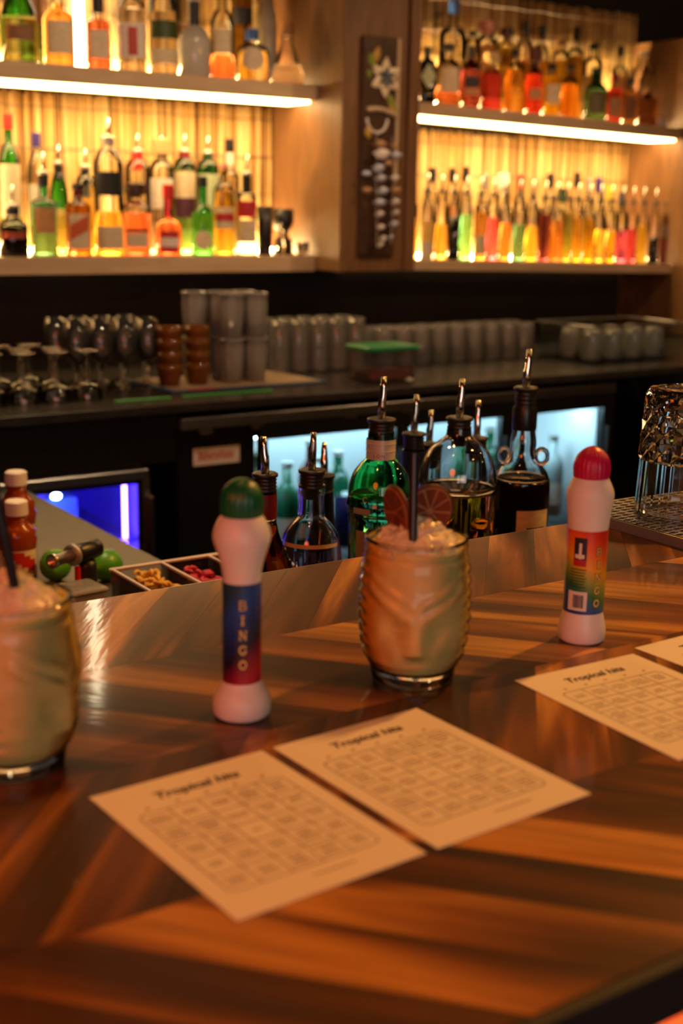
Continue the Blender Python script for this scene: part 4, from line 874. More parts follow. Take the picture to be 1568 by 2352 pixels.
# D green gin
t = rail_bottle('stout green glass bottle with white neck foil and moulded ridge', .865, 1.2, [(0, .031), (.003, .0355), (.160, .0360), (.166, .0372), (.170, .0395), (.178, .0395), (.183, .0375), (.192, .0372), (.210, .034), (.222, .026), (.230, .017), (.236, .0158), (.262, .0152)], .187, 'rail_gin', 'shell_green', .278, .048, -.6, .022, .0145)
band(t, .0172, .231, .254, 'foil_white', 'neck_foil'); th = face(.865, 1.2)
for z in (.240, .2485): MB().lathe([(z, .0171), (z + .0008, .0178), (z + .0016, .0171)], 32, capb=False, capt=False).build('foil_ridge', M['foil_white'], t, smooth=True)
def text_mesh(body, size, extrude=0.0, shear=0.0, off=0.0, space=1.0):
    c = bpy.data.curves.new('txt', 'FONT'); c.body = body; c.size = size; c.align_x = 'CENTER'; c.align_y = 'CENTER'; c.shear = shear; c.offset = off; c.space_character = space; c.extrude = extrude; c.resolution_u = 3
    o = bpy.data.objects.new('txt', c); COL.objects.link(o); dg = bpy.context.evaluated_depsgraph_get()
    me = bpy.data.meshes.new_from_object(o.evaluated_get(dg)); bpy.data.objects.remove(o); bpy.data.curves.remove(c); return me
def wrap(me, r, th, z):
    for v in me.vertices:
        x, y = v.co.x, v.co.y; a = th + x / r; v.co = (r * math.cos(a), r * math.sin(a), z + y)
    me.update(); return me
o = obj('foil_lettering', wrap(text_mesh('LON', .0058, space=1.3), .0175, th - .1, .2355), M['foil_red'], t)
o = obj('embossed_lettering', wrap(text_mesh('C.', .009, space=1.2), .0382, th - .42, .1875), M['foil_white'], t)
band(t, .0401, .1705, .1775, 'lab_silver', 'ridge_band', th - .55, .28); band(t, .0365, .02, .150, 'lab_silver', 'paper_label', th - .25, .55)
# F rum flask
t = rail_bottle('broad-shouldered clear bottle half full of golden rum', .981, 1.2, [(0, .043), (.004, .0475), (.17, .0485), (.196, .0485), (.216, .045), (.232, .036), (.243, .021), (.247, .0155), (.258, .0145)], .180, 'rail_rum', 'glass', .271, .046, -.4, .024, .0142)
th = face(.981, 1.2)
plain('emboss', hx('c8a040'), .25)
for z, txt_r in ((.128, 9), (.112, 11)):
    m = MB()
    for i in range(txt_r):
        a = th - .5 + i * 1.0 / (txt_r - 1); V, F = patch(lambda q: .0493, z, z + .008, a, .028, 2, 2); m.add(V, [f for k, f in enumerate(F) if k != i % 4])
    m.build('embossed_band', M['rail_rum'], t, smooth=True)
# I dark rum with ring handles
t = rail_bottle('tall bottle of near-black rum with two glass ring handles at its neck', 1.086, 1.2, [(0, .031), (.003, .0355), (.170, .0365), (.185, .0355), (.196, .030), (.206, .020), (.218, .0155), (.232, .0168), (.244, .0142), (.262, .0135)], .184, 'rail_black', 'glass', .301, .046, -.3, .028, .0132)
MB().lathe([(.247, .0150), (.249, .0156), (.274, .0156), (.276, .0150)], 28, capb=False, capt=False).build('neck_seal', M['black'], t, smooth=True)
th = face(1.086, 1.2)
for s_ in (-1, 1):
    cx, cy = -math.sin(th) * .0235 * s_, math.cos(th) * .0235 * s_
    MB().tube([(cx + -math.sin(th) * .0075 * s_ * math.cos(2 * PI * k / 14), cy + math.cos(th) * .0075 * s_ * math.cos(2 * PI * k / 14), .2135 + .0095 * math.sin(2 * PI * k / 14)) for k in range(15)], .0030, 10, False).build('ring_handle', M['glass'], t, smooth=True)
band(t, .0372, .02, .150, 'lab_white', 'paper_label', th + .52, .62)
for z in (.126, .118): band(t, .0374, z, z + .0022, 'ink_grey' if False else 'lab_blackw', 'printed_line', th + .6, .35)
# back row
t = rail_bottle('slim dark bottle with black neck behind the clear vodka bottle', .852, 1.3, [(0, .022), (.003, .025), (.10, .025), (.13, .013), (.175, .012)], .09, 'rail_black', 'thin_blackg', .195, .039, 1.0, .02, .0118)
t = rail_bottle('blue-foiled bottle behind the stout green one', .989, 1.3, [(0, .026), (.003, .0295), (.12, .0295), (.16, .0148), (.215, .0138)], .10, 'rail_clear', 'glass', .236, .048, -.8, .022, .0132)
band(t, .0156, .158, .213, 'foil_blue', 'neck_foil')
t = rail_bottle('clear bottle with black pourer half hidden behind the broad rum bottle', 1.049, 1.345, [(0, .022), (.003, .025), (.11, .025), (.14, .0138), (.19, .0132)], .10, 'rail_clear', 'glass', .210, .044, -.5, .022, .0128)
t = rail_bottle('clear bottle with black pourer between the rum bottle and the ring-handled one', 1.092, 1.298, [(0, .021), (.003, .0245), (.12, .0245), (.15, .0138), (.20, .0132)], .10, 'rail_clear', 'glass', .222, .048, .6, .022, .0128)

# limes
plain('lime_skin', hx('4f9a24'), .35, noise=.45, nscale=14, bump=.3, sss=.1)
def lime(label, X, Y, a, s_=1.0):
    t = thing('lime', label, 'lime', (X, Y, ZWp), a)
    MB().lathe([(-.029, .001), (-.0275, .004), (-.024, .009), (-.017, .0165), (-.008, .0212), (0, .0225), (.008, .0215), (.016, .0175), (.022, .011), (.0255, .005), (.028, .002)], 22, c=(0, 0, 0)).build('peel', M['lime_skin'], t, (0, 0, .0226), (0, PI / 2 - .1, 0), True)
    MB().lathe([(.0, .0022), (.0012, .0018), (.0015, .0005)], 8).build('stem_scar', M['leaf_gold'], t, (-.0275, 0, .0255), (0, -PI / 2, 0), True)
lime('whole green lime just beyond the torch\'s black barrel', .700, 1.620, .4); lime('whole green lime showing behind the torch nozzle', .640, 1.655, 1.1)
t = thing('lime_wedge', 'dark green lime half lying against the garnish tray', 'lime', (.650, 1.478, ZWp), .3)
hm = MB()
V = [(0, 0, 0)]; 
hm.lathe([(0, .0200), (.004, .0202), (.010, .018), (.016, .011), (.0195, .004), (.020, .0005)], 22); hm.build('peel', M['lime_skin'], t, (0, 0, .0), smooth=True)
# garnish tray with three wells
gt = thing('garnish_tray', 'clear plastic garnish tray with wells of yellow peel strips and red dried fruit', 'tray', (.632, 1.332, ZWp))
m = MB(); W3, D3, H3 = .204, .115, .066; th_ = .002
m.box(0, W3, 0, D3, 0, th_); m.box(0, W3, 0, th_, th_, H3); m.box(0, W3, D3 - th_, D3, th_, H3)
for i in range(4): x = i * (W3 - th_) / 3; m.box(x, x + th_, th_, D3 - th_, th_, H3)
m.build('tray_wall', M['thin_plastic'], gt)
m = MB(); rr = .0042
for (y0, y1) in ((-.002, rr), (D3 - rr, D3 + .002)): m.box(-.003, W3 + .003, y0, y1, H3 + .0001, H3 + .0036, .001)
for i in range(4): x = i * (W3 - th_) / 3 - .001; m.box(x, x + rr, rr + .0001, D3 - rr - .0001, H3 + .0001, H3 + .0036, .001)
plain('rim_plastic', hx('b8aab4'), .3); m.build('tray_rim', M['rim_plastic'], gt)
plain('peel_yellow', hx('e0ac38'), .5, noise=.3); plain('fruit_red', hx('c0244a'), .45, noise=.3); plain('peel_base', hx('b08030'), .6)
def heap(x0, x1, mt, n, seed, name, top):
    rg = random.Random(seed); m = MB()
    for i in range(n):
        cx = rg.uniform(x0 + .014, x1 - .014); cy = rg.uniform(.022, D3 - .022); cz = .014 + (top - .014) * rg.random() ** .6 * (1 - ((cx - (x0 + x1) / 2) / .05) ** 2) ; a = rg.uniform(0, PI); L = rg.uniform(.012, .022); b_ = rg.uniform(-.8, .8)
        pts = [(cx + L * (k / 4 - .5) * math.cos(a) - .006 * b_ * math.sin(a) * math.sin(PI * k / 4), cy + L * (k / 4 - .5) * math.sin(a) + .006 * b_ * math.cos(a) * math.sin(PI * k / 4), cz + .004 * math.sin(PI * k / 4 + b_)) for k in range(5)]
        pts = [(min(max(p[0], x0 + .006), x1 - .006), p[1], max(p[2], .006)) for p in pts]
        m.tube(pts, [.001, .0026, .003, .0026, .001], 6)
    m.build(name, M[mt], gt, smooth=True, kind='stuff')
heap(.001, .068, 'peel_yellow', 90, 1, 'peel_strips', .068); heap(.069, .135, 'fruit_red', 90, 2, 'dried_fruit', .060); heap(.136, .203, 'fruit_red', 60, 4, 'dried_fruit', .030)
# kitchen torch standing upright
tc_ = thing('kitchen_torch', 'black kitchen torch with red trigger standing on the work counter', 'torch', (.622, 1.500, ZWp), 3.59); tc_.scale = (.82, .82, .82)
MB().lathe([(0, .021), (.002, .023), (.012, .023), (.016, .019), (.045, .0165), (.075, .0150), (.084, .0140)], 22).build('handle', M['black_rubber'], tc_, smooth=True)
MB().lathe([(-.026, .010), (-.024, .0145), (-.004, .0158), (.022, .0155), (.026, .013)], 22).build('barrel', M['black'], tc_, (0, 0, .0995), (0, PI / 2, 0), True)
MB().lathe([(.0262, .012), (.028, .0172), (.034, .0172), (.036, .0125)], 22).build('guard_ring', M['steel_dull'], tc_, (0, 0, .0995), (0, PI / 2, 0), True)
MB().lathe([(.0362, .0098), (.07, .0092), (.072, .0115), (.078, .0115), (.078, .0075), (.060, .0070)], 22).build('nozzle', M['steel'], tc_, (0, 0, .0995), (0, PI / 2, 0), True)
plain('trigger_red', hx('d02a18'), .35)
MB().box(.0165, .026, -.004, .004, .042, .080, .002).build('trigger', M['trigger_red'], tc_)
# clear lidded box in front
cb = thing('clear_box', 'small clear plastic box lying between torch and garnish tray', 'box', (.582, 1.425, ZWp), .1)
MB().box(-.024, .024, -.024, .024, 0, .054, .004).build('box_body', M['thin_rib'], cb)
MB().box(-.026, .026, -.026, .026, .0542, .060, .003).build('lid', M['thin_rib'], cb)
# sauce bottles with white caps
plain('sauce', hx('8a3a10'), .15); plain('lab_redwhite', hx('c83020'), .4)
def sauce(label, X, Y, s_):
    t = thing('sauce_bottle', label, 'bottle', (X, Y, ZWp))
    P = [(0, .023), (.003, .026), (.045 * s_, .026), (.055 * s_, .0275), (.06 * s_, .025), (.068 * s_, .0262), (.074 * s_, .020), (.082 * s_, .0135), (.09 * s_, .0135)]
    MB().lathe(P, 26).build('bottle_body', M['sauce'], t, smooth=True)
    z = .0903 * s_
    MB().lathe([(z, .0165), (z + .018, .016), (z + .020, .013), (z + .0205, .005)], 26).build('cap', M['white_plastic'], t, smooth=False)
    th = face(X, Y); band(t, .0266, .006, .043 * s_, 'lab_white', 'paper_label', th, 1.2)
    V, F = patch(lambda q: .0269, .008, .041 * s_, th, 1.0, 12, 6); F = [f for k, f in enumerate(F) if (k % 12) / 12 + (k // 12) / 6 > .9 and (k % 12) / 12 + (k // 12) / 6 < 1.5]
    MB().add(V, F).build('red_flash', M['lab_redwhite'], t, smooth=True)
sauce('amber sauce bottle with white screw cap and red flash on its label', .603, 1.70, 1.0); sauce('taller sauce bottle with white cap at the picture\'s edge', .640, 1.80, 1.22)

# ------------------------------------------------------------------ on the bar: drip tray and mixing glass
dt = thing('drip_tray', 'perforated metal drip tray on the bar edge', 'tray', (.946, .800, .0002))
TW, TD = .50, .170
m = MB(); m.box(0, TW, 0, TD, 0, .002); m.box(0, TW, 0, .003, .002, .010); m.box(0, TW, TD - .003, TD, .002, .010); m.box(0, .003, .003, TD - .003, .002, .010); m.box(TW - .003, TW, .003, TD - .003, .002, .010)
m.build('pan', M['steel_dull'], dt)
def grate():
    nx, ny = 32, 19; px, py = (TW - .007) / nx, (TD - .007) / ny; V = []; F = []; z = .0105; K = 10
    for j in range(ny):
        for i in range(nx):
            cx = .0035 + (i + .5) * px; cy = .0035 + (j + .5) * py; b0 = len(V)
            for k in range(K):
                a = 2 * PI * k / K + PI / K; ca, sa = math.cos(a), math.sin(a); q = max(abs(ca), abs(sa))
                V.append((cx + px / 2 * ca / q, cy + py / 2 * sa / q, z)); 
            for k in range(K):
                a = 2 * PI * k / K + PI / K; V.append((cx + px * .42 * math.cos(a), cy + py * .34 * math.sin(a), z - .0002))
            for k in range(K):
                a = 2 * PI * k / K + PI / K; V.append((cx + px * .41 * math.cos(a), cy + py * .33 * math.sin(a), z - .0020))
            for k in range(K):
                n_ = (k + 1) % K
                F.append((b0 + k, b0 + n_, b0 + K + n_, b0 + K + k)); F.append((b0 + K + k, b0 + K + n_, b0 + 2 * K + n_, b0 + 2 * K + k))
            # corner fill
            for (sx, sy) in ((1, 1), (-1, 1), (-1, -1), (1, -1)): V.append((cx + sx * px / 2, cy + sy * py / 2, z))
            angs = sorted(range(K), key=lambda k: k)
            for c_, (sx, sy) in enumerate(((1, 1), (-1, 1), (-1, -1), (1, -1))):
                best = min(range(K), key=lambda k: abs(math.hypot(V[b0 + k][0] + V[b0 + (k + 1) % K][0] - 2 * (cx + sx * px / 2), (V[b0 + k][1] + V[b0 + (k + 1) % K][1] - 2 * (cy + sy * py / 2)) * px / py)))
                F.append((b0 + best, b0 + 3 * K + c_, b0 + (best + 1) % K))
    return mesh('grate', V, F)
obj('perforated_grate', grate(), M['steel'], dt)
m = MB(); m.box(.003, TW - .003, .003, TD - .003, .0025, .0045); m.build('pan_shade_sheet', M['black'], dt)  # black sheet painting the shade seen through the grate holes
mg = thing('mixing_glass', 'upturned cut-crystal mixing glass with diamond facets on the drip tray', 'glass', (1.036, .893, .0110))
seg = 32
def facet_glass():
    V = []; F = []
    prof = [(0.0005, .0498, 0), (.004, .0500, 0), (.030, .0488, 0), (.055, .0478, 0)]
    nz = 7; z0, z1 = .058, .122
    rings = []
    for (z, r, o_) in prof: rings.append([(r * math.cos(2 * PI * j / seg), r * math.sin(2 * PI * j / seg), z) for j in range(seg)])
    for i in range(nz + 1):
        z = z0 + (z1 - z0) * i / nz; r = .0476 - .0034 * i / nz; R_ = []
        for j in range(seg):
            k = r + (.0022 if (i + j) % 2 == 0 else -.0012); R_.append((k * math.cos(2 * PI * j / seg), k * math.sin(2 * PI * j / seg), z))
        rings.append(R_)
    for (z, r) in ((.1255, .0445), (.1285, .0425), (.1295, .036), (.128, .026), (.1275, .012), (.1275, .002)): rings.append([(r * math.cos(2 * PI * j / seg), r * math.sin(2 * PI * j / seg), z) for j in range(seg)])
    for (z, r) in ((.1115, .002), (.112, .030), (.108, .0385), (.058, .0425), (.004, .0455), (.0005, .0462)): rings.append([(r * math.cos(2 * PI * j / seg), r * math.sin(2 * PI * j / seg), z) for j in range(seg)])
    n = len(rings)
    for R_ in rings: V += R_
    for i in range(n):
        i2 = (i + 1) % n
        for j in range(seg):
            a, b_, c, d = i * seg + j, i * seg + (j + 1) % seg, i2 * seg + (j + 1) % seg, i2 * seg + j
            if 3 <= i < 3 + nz + 1:
                if (i + j) % 2: F += [(a, b_, d), (b_, c, d)]
                else: F += [(a, b_, c), (a, c, d)]
            else: F.append((a, b_, c, d))
    return mesh('facet_glass', V, F)
obj('cut_glass_wall', facet_glass(), M['glass_thick'], mg)

# ------------------------------------------------------------------ bingo daubers
plain('cap_green', hx('0a5a34'), .35); plain('cap_pink', hx('b40c4c'), .35); plain('gold_ink', hx('dcc070'), .5); plain('ink_dark', hx('2a2a1c'), .5); plain('white_ink', hx('d8d0c4'), .5); plain('logo_dark', hx('1c1c34'), .5); plain('logo_red', hx('a81828'), .5); plain('logo_white', hx('d8d4cc'), .5)
def sleeve_mat(name, stops, skew):
    m, nt, b = nodes(name); tc = N(nt, 'ShaderNodeTexCoord'); sp = N(nt, 'ShaderNodeSeparateXYZ'); nt.links.new(tc.outputs['Object'], sp.inputs[0])
    mr = N(nt, 'ShaderNodeMapRange', inp={1: .024, 2: .088, 3: 1.0, 4: 0.0}); nt.links.new(sp.outputs['Z'], mr.inputs[0])
    ml = N(nt, 'ShaderNodeMath', operation='MULTIPLY_ADD', inp={1: skew}); nt.links.new(sp.outputs['Y'], ml.inputs[0]); nt.links.new(mr.outputs[0], ml.inputs[2])
    cr = N(nt, 'ShaderNodeValToRGB'); e = cr.color_ramp.elements
    e[0].position = stops[0][0]; e[0].color = (*hx(stops[0][1]), 1); e[1].position = stops[-1][0]; e[1].color = (*hx(stops[-1][1]), 1)
    for p_, h in stops[1:-1]: q = cr.color_ramp.elements.new(p_); q.color = (*hx(h), 1)
    nt.links.new(ml.outputs[0], cr.inputs[0]); nt.links.new(cr.outputs[0], b.inputs['Base Color']); b.inputs['Roughness'].default_value = .35; M[name] = m
sleeve_mat('sleeve_dark', [(0, '16405c'), (.2, '1c4a9c'), (.45, '15306e'), (.68, '161430'), (.85, '7a1030'), (1, 'a01830')], 16.0)
sleeve_mat('sleeve_rainbow', [(0, 'c82c18'), (.2, 'e06018'), (.42, 'e0a020'), (.58, '8a9a28'), (.74, '1c6a3c'), (.9, '1c4a9c'), (1, '1c3c8c')], -10.0)
# serif capitals as polygons on a unit square
GLY = {'B': [[(0, 0), (.55, 0), (.62, .02), (.62, .1), (.2, .1), (.2, .9), (.62, .9), (.62, .98), (.55, 1), (0, 1), (0, .93), (.08, .9), (.08, .1), (0, .07)], [(.2, .46), (.55, .46), (.55, .56), (.2, .56)], [(.55, .0), (.78, .12), (.82, .28), (.72, .46), (.55, .52), (.55, .44), (.66, .36), (.68, .26), (.64, .14), (.55, .09)], [(.55, .5), (.68, .58), (.76, .74), (.7, .9), (.55, 1), (.55, .9), (.62, .82), (.64, .74), (.6, .62), (.55, .57)]],
 'I': [[(.2, 0), (.62, 0), (.62, .08), (.5, .1), (.5, .9), (.62, .92), (.62, 1), (.2, 1), (.2, .92), (.32, .9), (.32, .1), (.2, .08)]],
 'N': [[(0, 0), (.28, 0), (.28, .07), (.2, .1), (.2, .9), (.08, .9), (.08, .1), (0, .07)], [(0, 1), (0, .93), (.1, .9), (.68, 0), (.8, 0), (.8, .12), (.24, 1)], [(.6, 1), (.6, .93), (.7, .9), (.7, .1), (.8, .1), (.8, .9), (.9, .93), (.9, 1)]]}
def arc(r0, r1, a0, a1, n=18, sx=.44, sy=.5, cx=.44, cy=.5):
    return [[(cx + sx * r_ * math.cos(t), cy + sy * r_ * math.sin(t)) for (r_, t) in ((r1, a0 + (a1 - a0) * k / n), (r1, a0 + (a1 - a0) * (k + 1) / n), (r0, a0 + (a1 - a0) * (k + 1) / n), (r0, a0 + (a1 - a0) * k / n))] for k in range(n)]
GLY['O'] = arc(.62, 1.0, 0, 2 * PI); GLY['G'] = arc(.64, 1.0, .7, 2 * PI - .55) + [[(.5, .48), (.5, .4), (.62, .38), (.62, .12), (.8, .2), (.8, .38), (.88, .4), (.88, .48)], [(.7, .72), (.8, .66), (.82, .98), (.76, .98)]]
def glyph_on(m, ch, r, th, z, s_):
    for poly in GLY[ch]:
        n = len(poly); V = []
        for (x, y) in poly: a = th + (x - .44) * s_ * .95 / r; V.append((r * math.cos(a), r * math.sin(a), z + (y - .5) * s_))
        m.add(V, [tuple(range(n))])
def dauber(label, X, Y, prof, zs0, zs1, rs, cap, capP, sleeve, inkmat, thB, spec):
    fa = face(X, Y); t = thing('bingo_dauber', label, 'dauber', (X, Y, .0003), fa)
    MB().lathe(smoothp(prof, 2), 48).build('bottle_body', M['white_plastic'], t, smooth=True)
    # ribbed cap
    Pc = smoothp(capP, 2); m = MB().lathe(Pc, 96); zt = Pc[-1][0]
    m.V = [(x * (1 + .028 * (math.cos(24 * math.atan2(y, x))) * (1 if z < zt - .003 else .2)), y * (1 + .028 * math.cos(24 * math.atan2(y, x)) * (1 if z < zt - .003 else .2)), z) for x, y, z in m.V]
    m.build('cap', M[cap], t, smooth=True)
    sl = band(t, rs, zs0, zs1, sleeve, 'printed_sleeve', 0, PI, 6, 48)
    m = MB(); n = 5; h = (zs1 - zs0)
    for k, ch in enumerate('BINGO'): glyph_on(m, ch, rs + .0003, thB, zs1 - h * spec['y0'] - k * h * spec['dy'], spec['s'])
    m.build('lettering', M[inkmat], sl)
    m = MB()
    for k, ch in enumerate('BINGO'):
        for (da, dz) in ((-1, 0), (1, 0), (0, -1), (0, 1), (-.7, -.7), (.7, .7), (.7, -.7), (-.7, .7)): glyph_on(m, ch, rs + .00018 + .00001 * k, thB + da * .00042 / rs, zs1 - h * spec['y0'] - k * h * spec['dy'] + dz * .00042, spec['s'])
    m.build('lettering_outline', M['ink_dark'], sl)
    return t, sl
zz = lambda L: [(a, b_) for a, b_ in L]
dauber('white bingo dauber with green ribbed cap and dark blue printed sleeve', .380, .671, [(0, .0160), (.0015, .0183), (.009, .0188), (.015, .0170), (.021, .0128), (.023, .0119), (.088, .0117), (.092, .0119), (.100, .0132), (.110, .0163), (.116, .0183), (.1225, .0170), (.1275, .0145), (.130, .0126)], .0235, .0885, .0122, 'cap_green', [(.1300, .0118), (.1302, .0128), (.140, .0133), (.1455, .0118), (.150, .0085), (.1525, .0045), (.153, .001)], 'sleeve_dark', 'gold_ink', .06, dict(y0=.20, dy=.148, s=.0062))
t, sl = dauber('white bingo dauber with crimson ribbed cap and rainbow printed sleeve', .672, .667, [(0, .0155), (.0015, .0176), (.009, .0179), (.014, .0168), (.021, .0152), (.023, .0147), (.086, .0147), (.088, .0150), (.0944, .0155), (.1076, .0171), (.1135, .0177), (.119, .0158), (.1225, .0140), (.125, .0129)], .0235, .0870, .0151, 'cap_pink', [(.125, .0120), (.1252, .0130), (.1345, .0133), (.1405, .0116), (.1445, .0083), (.1472, .0045), (.1482, .001)], 'sleeve_rainbow', 'gold_ink', .66, dict(y0=.24, dy=.155, s=.0060))
def rect_on(mt, name, th0, th1, z0, z1, e_): 
    V, F = patch(lambda q: .0151 + e_, z0, z1, (th0 + th1) / 2, abs(th1 - th0) / 2, 8); return MB().add(V, F).build(name, M[mt], sl, smooth=True)
rect_on('logo_dark', 'logo_block', -.62, .02, .062, .082, .0002); rect_on('logo_white', 'logo_figure', -.36, -.22, .066, .078, .0004); rect_on('logo_red', 'logo_base', -.62, .02, .0605, .0655, .0004); rect_on('logo_white', 'logo_word', -.54, -.08, .0665, .0695, .0005)
for k in range(7): rect_on('logo_dark', 'small_print', -.78, .06 - .05 * (k % 3), .0575 - k * .0022, .0582 - k * .0022, .0002)
rect_on('logo_white', 'barcode_block', -.82, .16, .0262, .0410, .0002)
m = MB(); rg = random.Random(9); a = -.52
while a < -.02:
    wd = rg.choice([.012, .02, .03]); V, F = patch(lambda q: .0156, .0285, .0385, a + wd / 2, wd / 2, 1); m.add(V, F); a += wd + rg.choice([.014, .02])
m.build('barcode', M['logo_dark'], sl)

# ------------------------------------------------------------------ tiki cocktails
plain('drink', hx('e2c47a'), .45, noise=.18, nscale=70, sss=.25); thin('tiki_glass', (.95, .95, .90), 1.28, .06); plain('ice', hx('e6d6b4'), .3, noise=.25, nscale=120, sss=.35)
plain('straw', (.006, .006, .008), .3); plain('rind', hx('5a2410'), .5, noise=.4); plain('flesh', hx('702a12'), .45, noise=.5, nscale=90); plain('pith', hx('a87048'), .6)
TP = [(0, .0270), (.0012, .0284), (.006, .0290), (.0110, .0300), (.0174, .0335), (.030, .0364), (.0425, .0376), (.056, .0379), (.0673, .0375), (.0827, .0362), (.0905, .0352), (.0949, .0343), (.0994, .0343)]
def t_r(z):
    for (za, ra), (zb, rb) in zip(TP, TP[1:]):
        if za <= z <= zb: return ra + (rb - ra) * (z - za) / (zb - za)
    return TP[-1][1] if z > 0 else TP[0][1]
def ga(x, s_): return math.exp(-(x / s_) ** 2)
def t_d(a, z):
    a = (a + PI) % (2 * PI) - PI; d = 0.0
    # nose: narrow bridge widening to the tip
    nz = max(0, min(1, (.058 - z) / .030))
    if z > .022: d += .0042 * ga(a - .05, .10 + .10 * nz) * (.35 + .65 * nz) * (1 if z > .029 else ga(z - .029, .004)) * (1 if z < .058 else ga(z - .058, .008))
    for s_ in (-1, 1):
        b_ = a * s_ - .05 * s_
        d -= .0032 * ga(b_ - .42, .18) * ga(z - .0435 - .004 * (b_ - .42), .0065)          # eye sockets
        d += .0012 * ga(b_ - .42, .10) * ga(z - .0435, .0026)                              # eyeballs
        d += .0017 * ga(z - (.0530 + .022 * (b_ - .15)), .0042) * (1 if .08 < b_ < 1.0 else 0) # slanting brows
        d += .0012 * ga(z - (.0635 + .020 * (b_ - .15)), .0034) * (1 if .05 < b_ < 1.0 else 0)
        d += .0010 * ga(b_ - .38, .14) * ga(z - .026, .006)                                 # cheeks
    if abs(a) > 1.05 and .018 < z < .086: d += .0010 * math.sin(2 * PI * (z - .018) / .0085) * min(1, (abs(a) - 1.05) / .2)
    d -= .0009 * ga(z - .0905, .0014)
    d += .0006 * ga(z - .097, .0025)
    return d
def tiki_surface(zs, seg, off, dk, capb=False, capt=False):
    m = MB(); V = []; F = []
    for z in zs:
        for j in range(seg):
            a = 2 * PI * j / seg; r = t_r(z) + off + dk * t_d(a, z); V.append((r * math.cos(a), r * math.sin(a), z))
    for i in range(len(zs) - 1):
        for j in range(seg): q = i * seg + j; q2 = i * seg + (j + 1) % seg; F.append((q, q2, q2 + seg, q + seg))
    if capb: F.append(tuple(range(seg - 1, -1, -1)))
    if capt: F.append(tuple((len(zs) - 1) * seg + j for j in range(seg)))
    return m.add(V, F)
def wheel(t, loc, rot, R=.0185, nseg=9):
    w_ = thing_part = obj('citrus_wheel', MB().lathe([(-.0013, R * .97), (0, R), (.0013, R * .97)], 40, capb=True, capt=True).mesh('citrus_wheel', True), M['rind'], t, loc, rot)
    for s_ in (-1, 1):
        MB().lathe([(.00135 * s_, R * .90), (.0017 * s_, R * .88)], 36).build('pith', M['pith'], w_)
        m = MB()
        for k in range(nseg):
            a0 = 2 * PI * k / nseg + .06; a1 = 2 * PI * (k + 1) / nseg - .06; n = 5
            poly = [(R * .10 * math.cos((a0 + a1) / 2), R * .10 * math.sin((a0 + a1) / 2))] + [(R * .84 * math.cos(a0 + (a1 - a0) * i / n), R * .84 * math.sin(a0 + (a1 - a0) * i / n)) for i in range(n + 1)]
            zz_ = (.0016 * s_, .0023 * s_); m.prism(poly, min(zz_), max(zz_))
        m.build('flesh_segments', M['flesh'], w_)
    return w_
def tiki(label, X, Y, rot, straw_pts, wheels, mound_h, seed):
    t = thing('tiki_cocktail', label, 'cocktail', (X, Y, .0003), rot)
    zs = [.0] + [.0012, .004, .008] + [.011 + (.0994 - .011) * i / 130 for i in range(131)]
    g = tiki_surface(zs, 168, 0, 1.0).build('tiki_glass', M['tiki_glass'], t, smooth=True)
    MB().lathe([(.0004, .0266), (.0012, .0280), (.006, .0286), (.0105, .0294), (.0105, .004)], 64).build('glass_base', M['glass'], g, smooth=True)
    MB().tube([(.0338 * math.cos(2 * PI * k / 64), .0338 * math.sin(2 * PI * k / 64), .0997) for k in range(65)], .0012, 8, False).build('rim', M['tiki_glass'], g, smooth=True)
    zd = [.0112 + (.0945 - .0112) * i / 90 for i in range(91)]
    tiki_surface(zd, 140, -.0018, .85, True, True).build('drink', M['drink'], t, smooth=True)
    rg = random.Random(seed); m = MB()
    for i in range(420):
        a = rg.uniform(0, 2 * PI); q = math.sqrt(rg.random()); r = .0295 * q; zt = .0935 + mound_h * (1 - q ** 1.7); s_ = rg.uniform(.0024, .0058)
        c = (r * math.cos(a), r * math.sin(a), zt - .001 - rg.random() * .004)
        n0 = len(m.V); m.ball(c, s_, s_ * rg.uniform(.6, 1), s_ * rg.uniform(.5, .9), 6, 4, .5)
    m.ball((0, 0, .0925), .029, .029, mound_h * .80, 28, 14, .05)
    m.build('crushed_ice', M['ice'], t, kind='stuff')
    st = MB().tube(straw_pts, .0029, 14, False).build('straw', M['straw'], t, smooth=True)
    for (loc, r_) in wheels: wheel(t, loc, r_)
    return t
fa = face(.513, .668)
def to_local(P, X, Y, rot):
    dx, dy = P[0] - X, P[1] - Y; return (dx * math.cos(-rot) - dy * math.sin(-rot), dx * math.sin(-rot) + dy * math.cos(-rot), P[2])
sp_ = [to_local(p, .513, .668, fa) for p in ((.5030, .6605, .159), (.4995, .6545, .108), (.4970, .6500, .090), (.4945, .6455, .080))]
def face_rot(fa_world, rot, tilt, yaw): return (0, PI / 2 - tilt, yaw)
tiki('creamy tiki-face cocktail with two dried citrus wheels and black straw, between the two daubers', .513, .668, fa, sp_, [((.000, -.0135, .1165), (.12, PI / 2 + .15, -.95)), ((-.006, .0075, .1170), (-.15, PI / 2 + .1, .30))], .021, 1)
sl_ = [to_local(p, .232, .673, face(.232, .673) + .9) for p in ((.2230, .6640, .170), (.2300, .6600, .118), (.2330, .6590, .098), (.2345, .6580, .088))]
tiki('blurred creamy cocktail with black straw cut by the picture\'s edge', .232, .673, face(.232, .673) + .9, sl_, [], .020, 2)

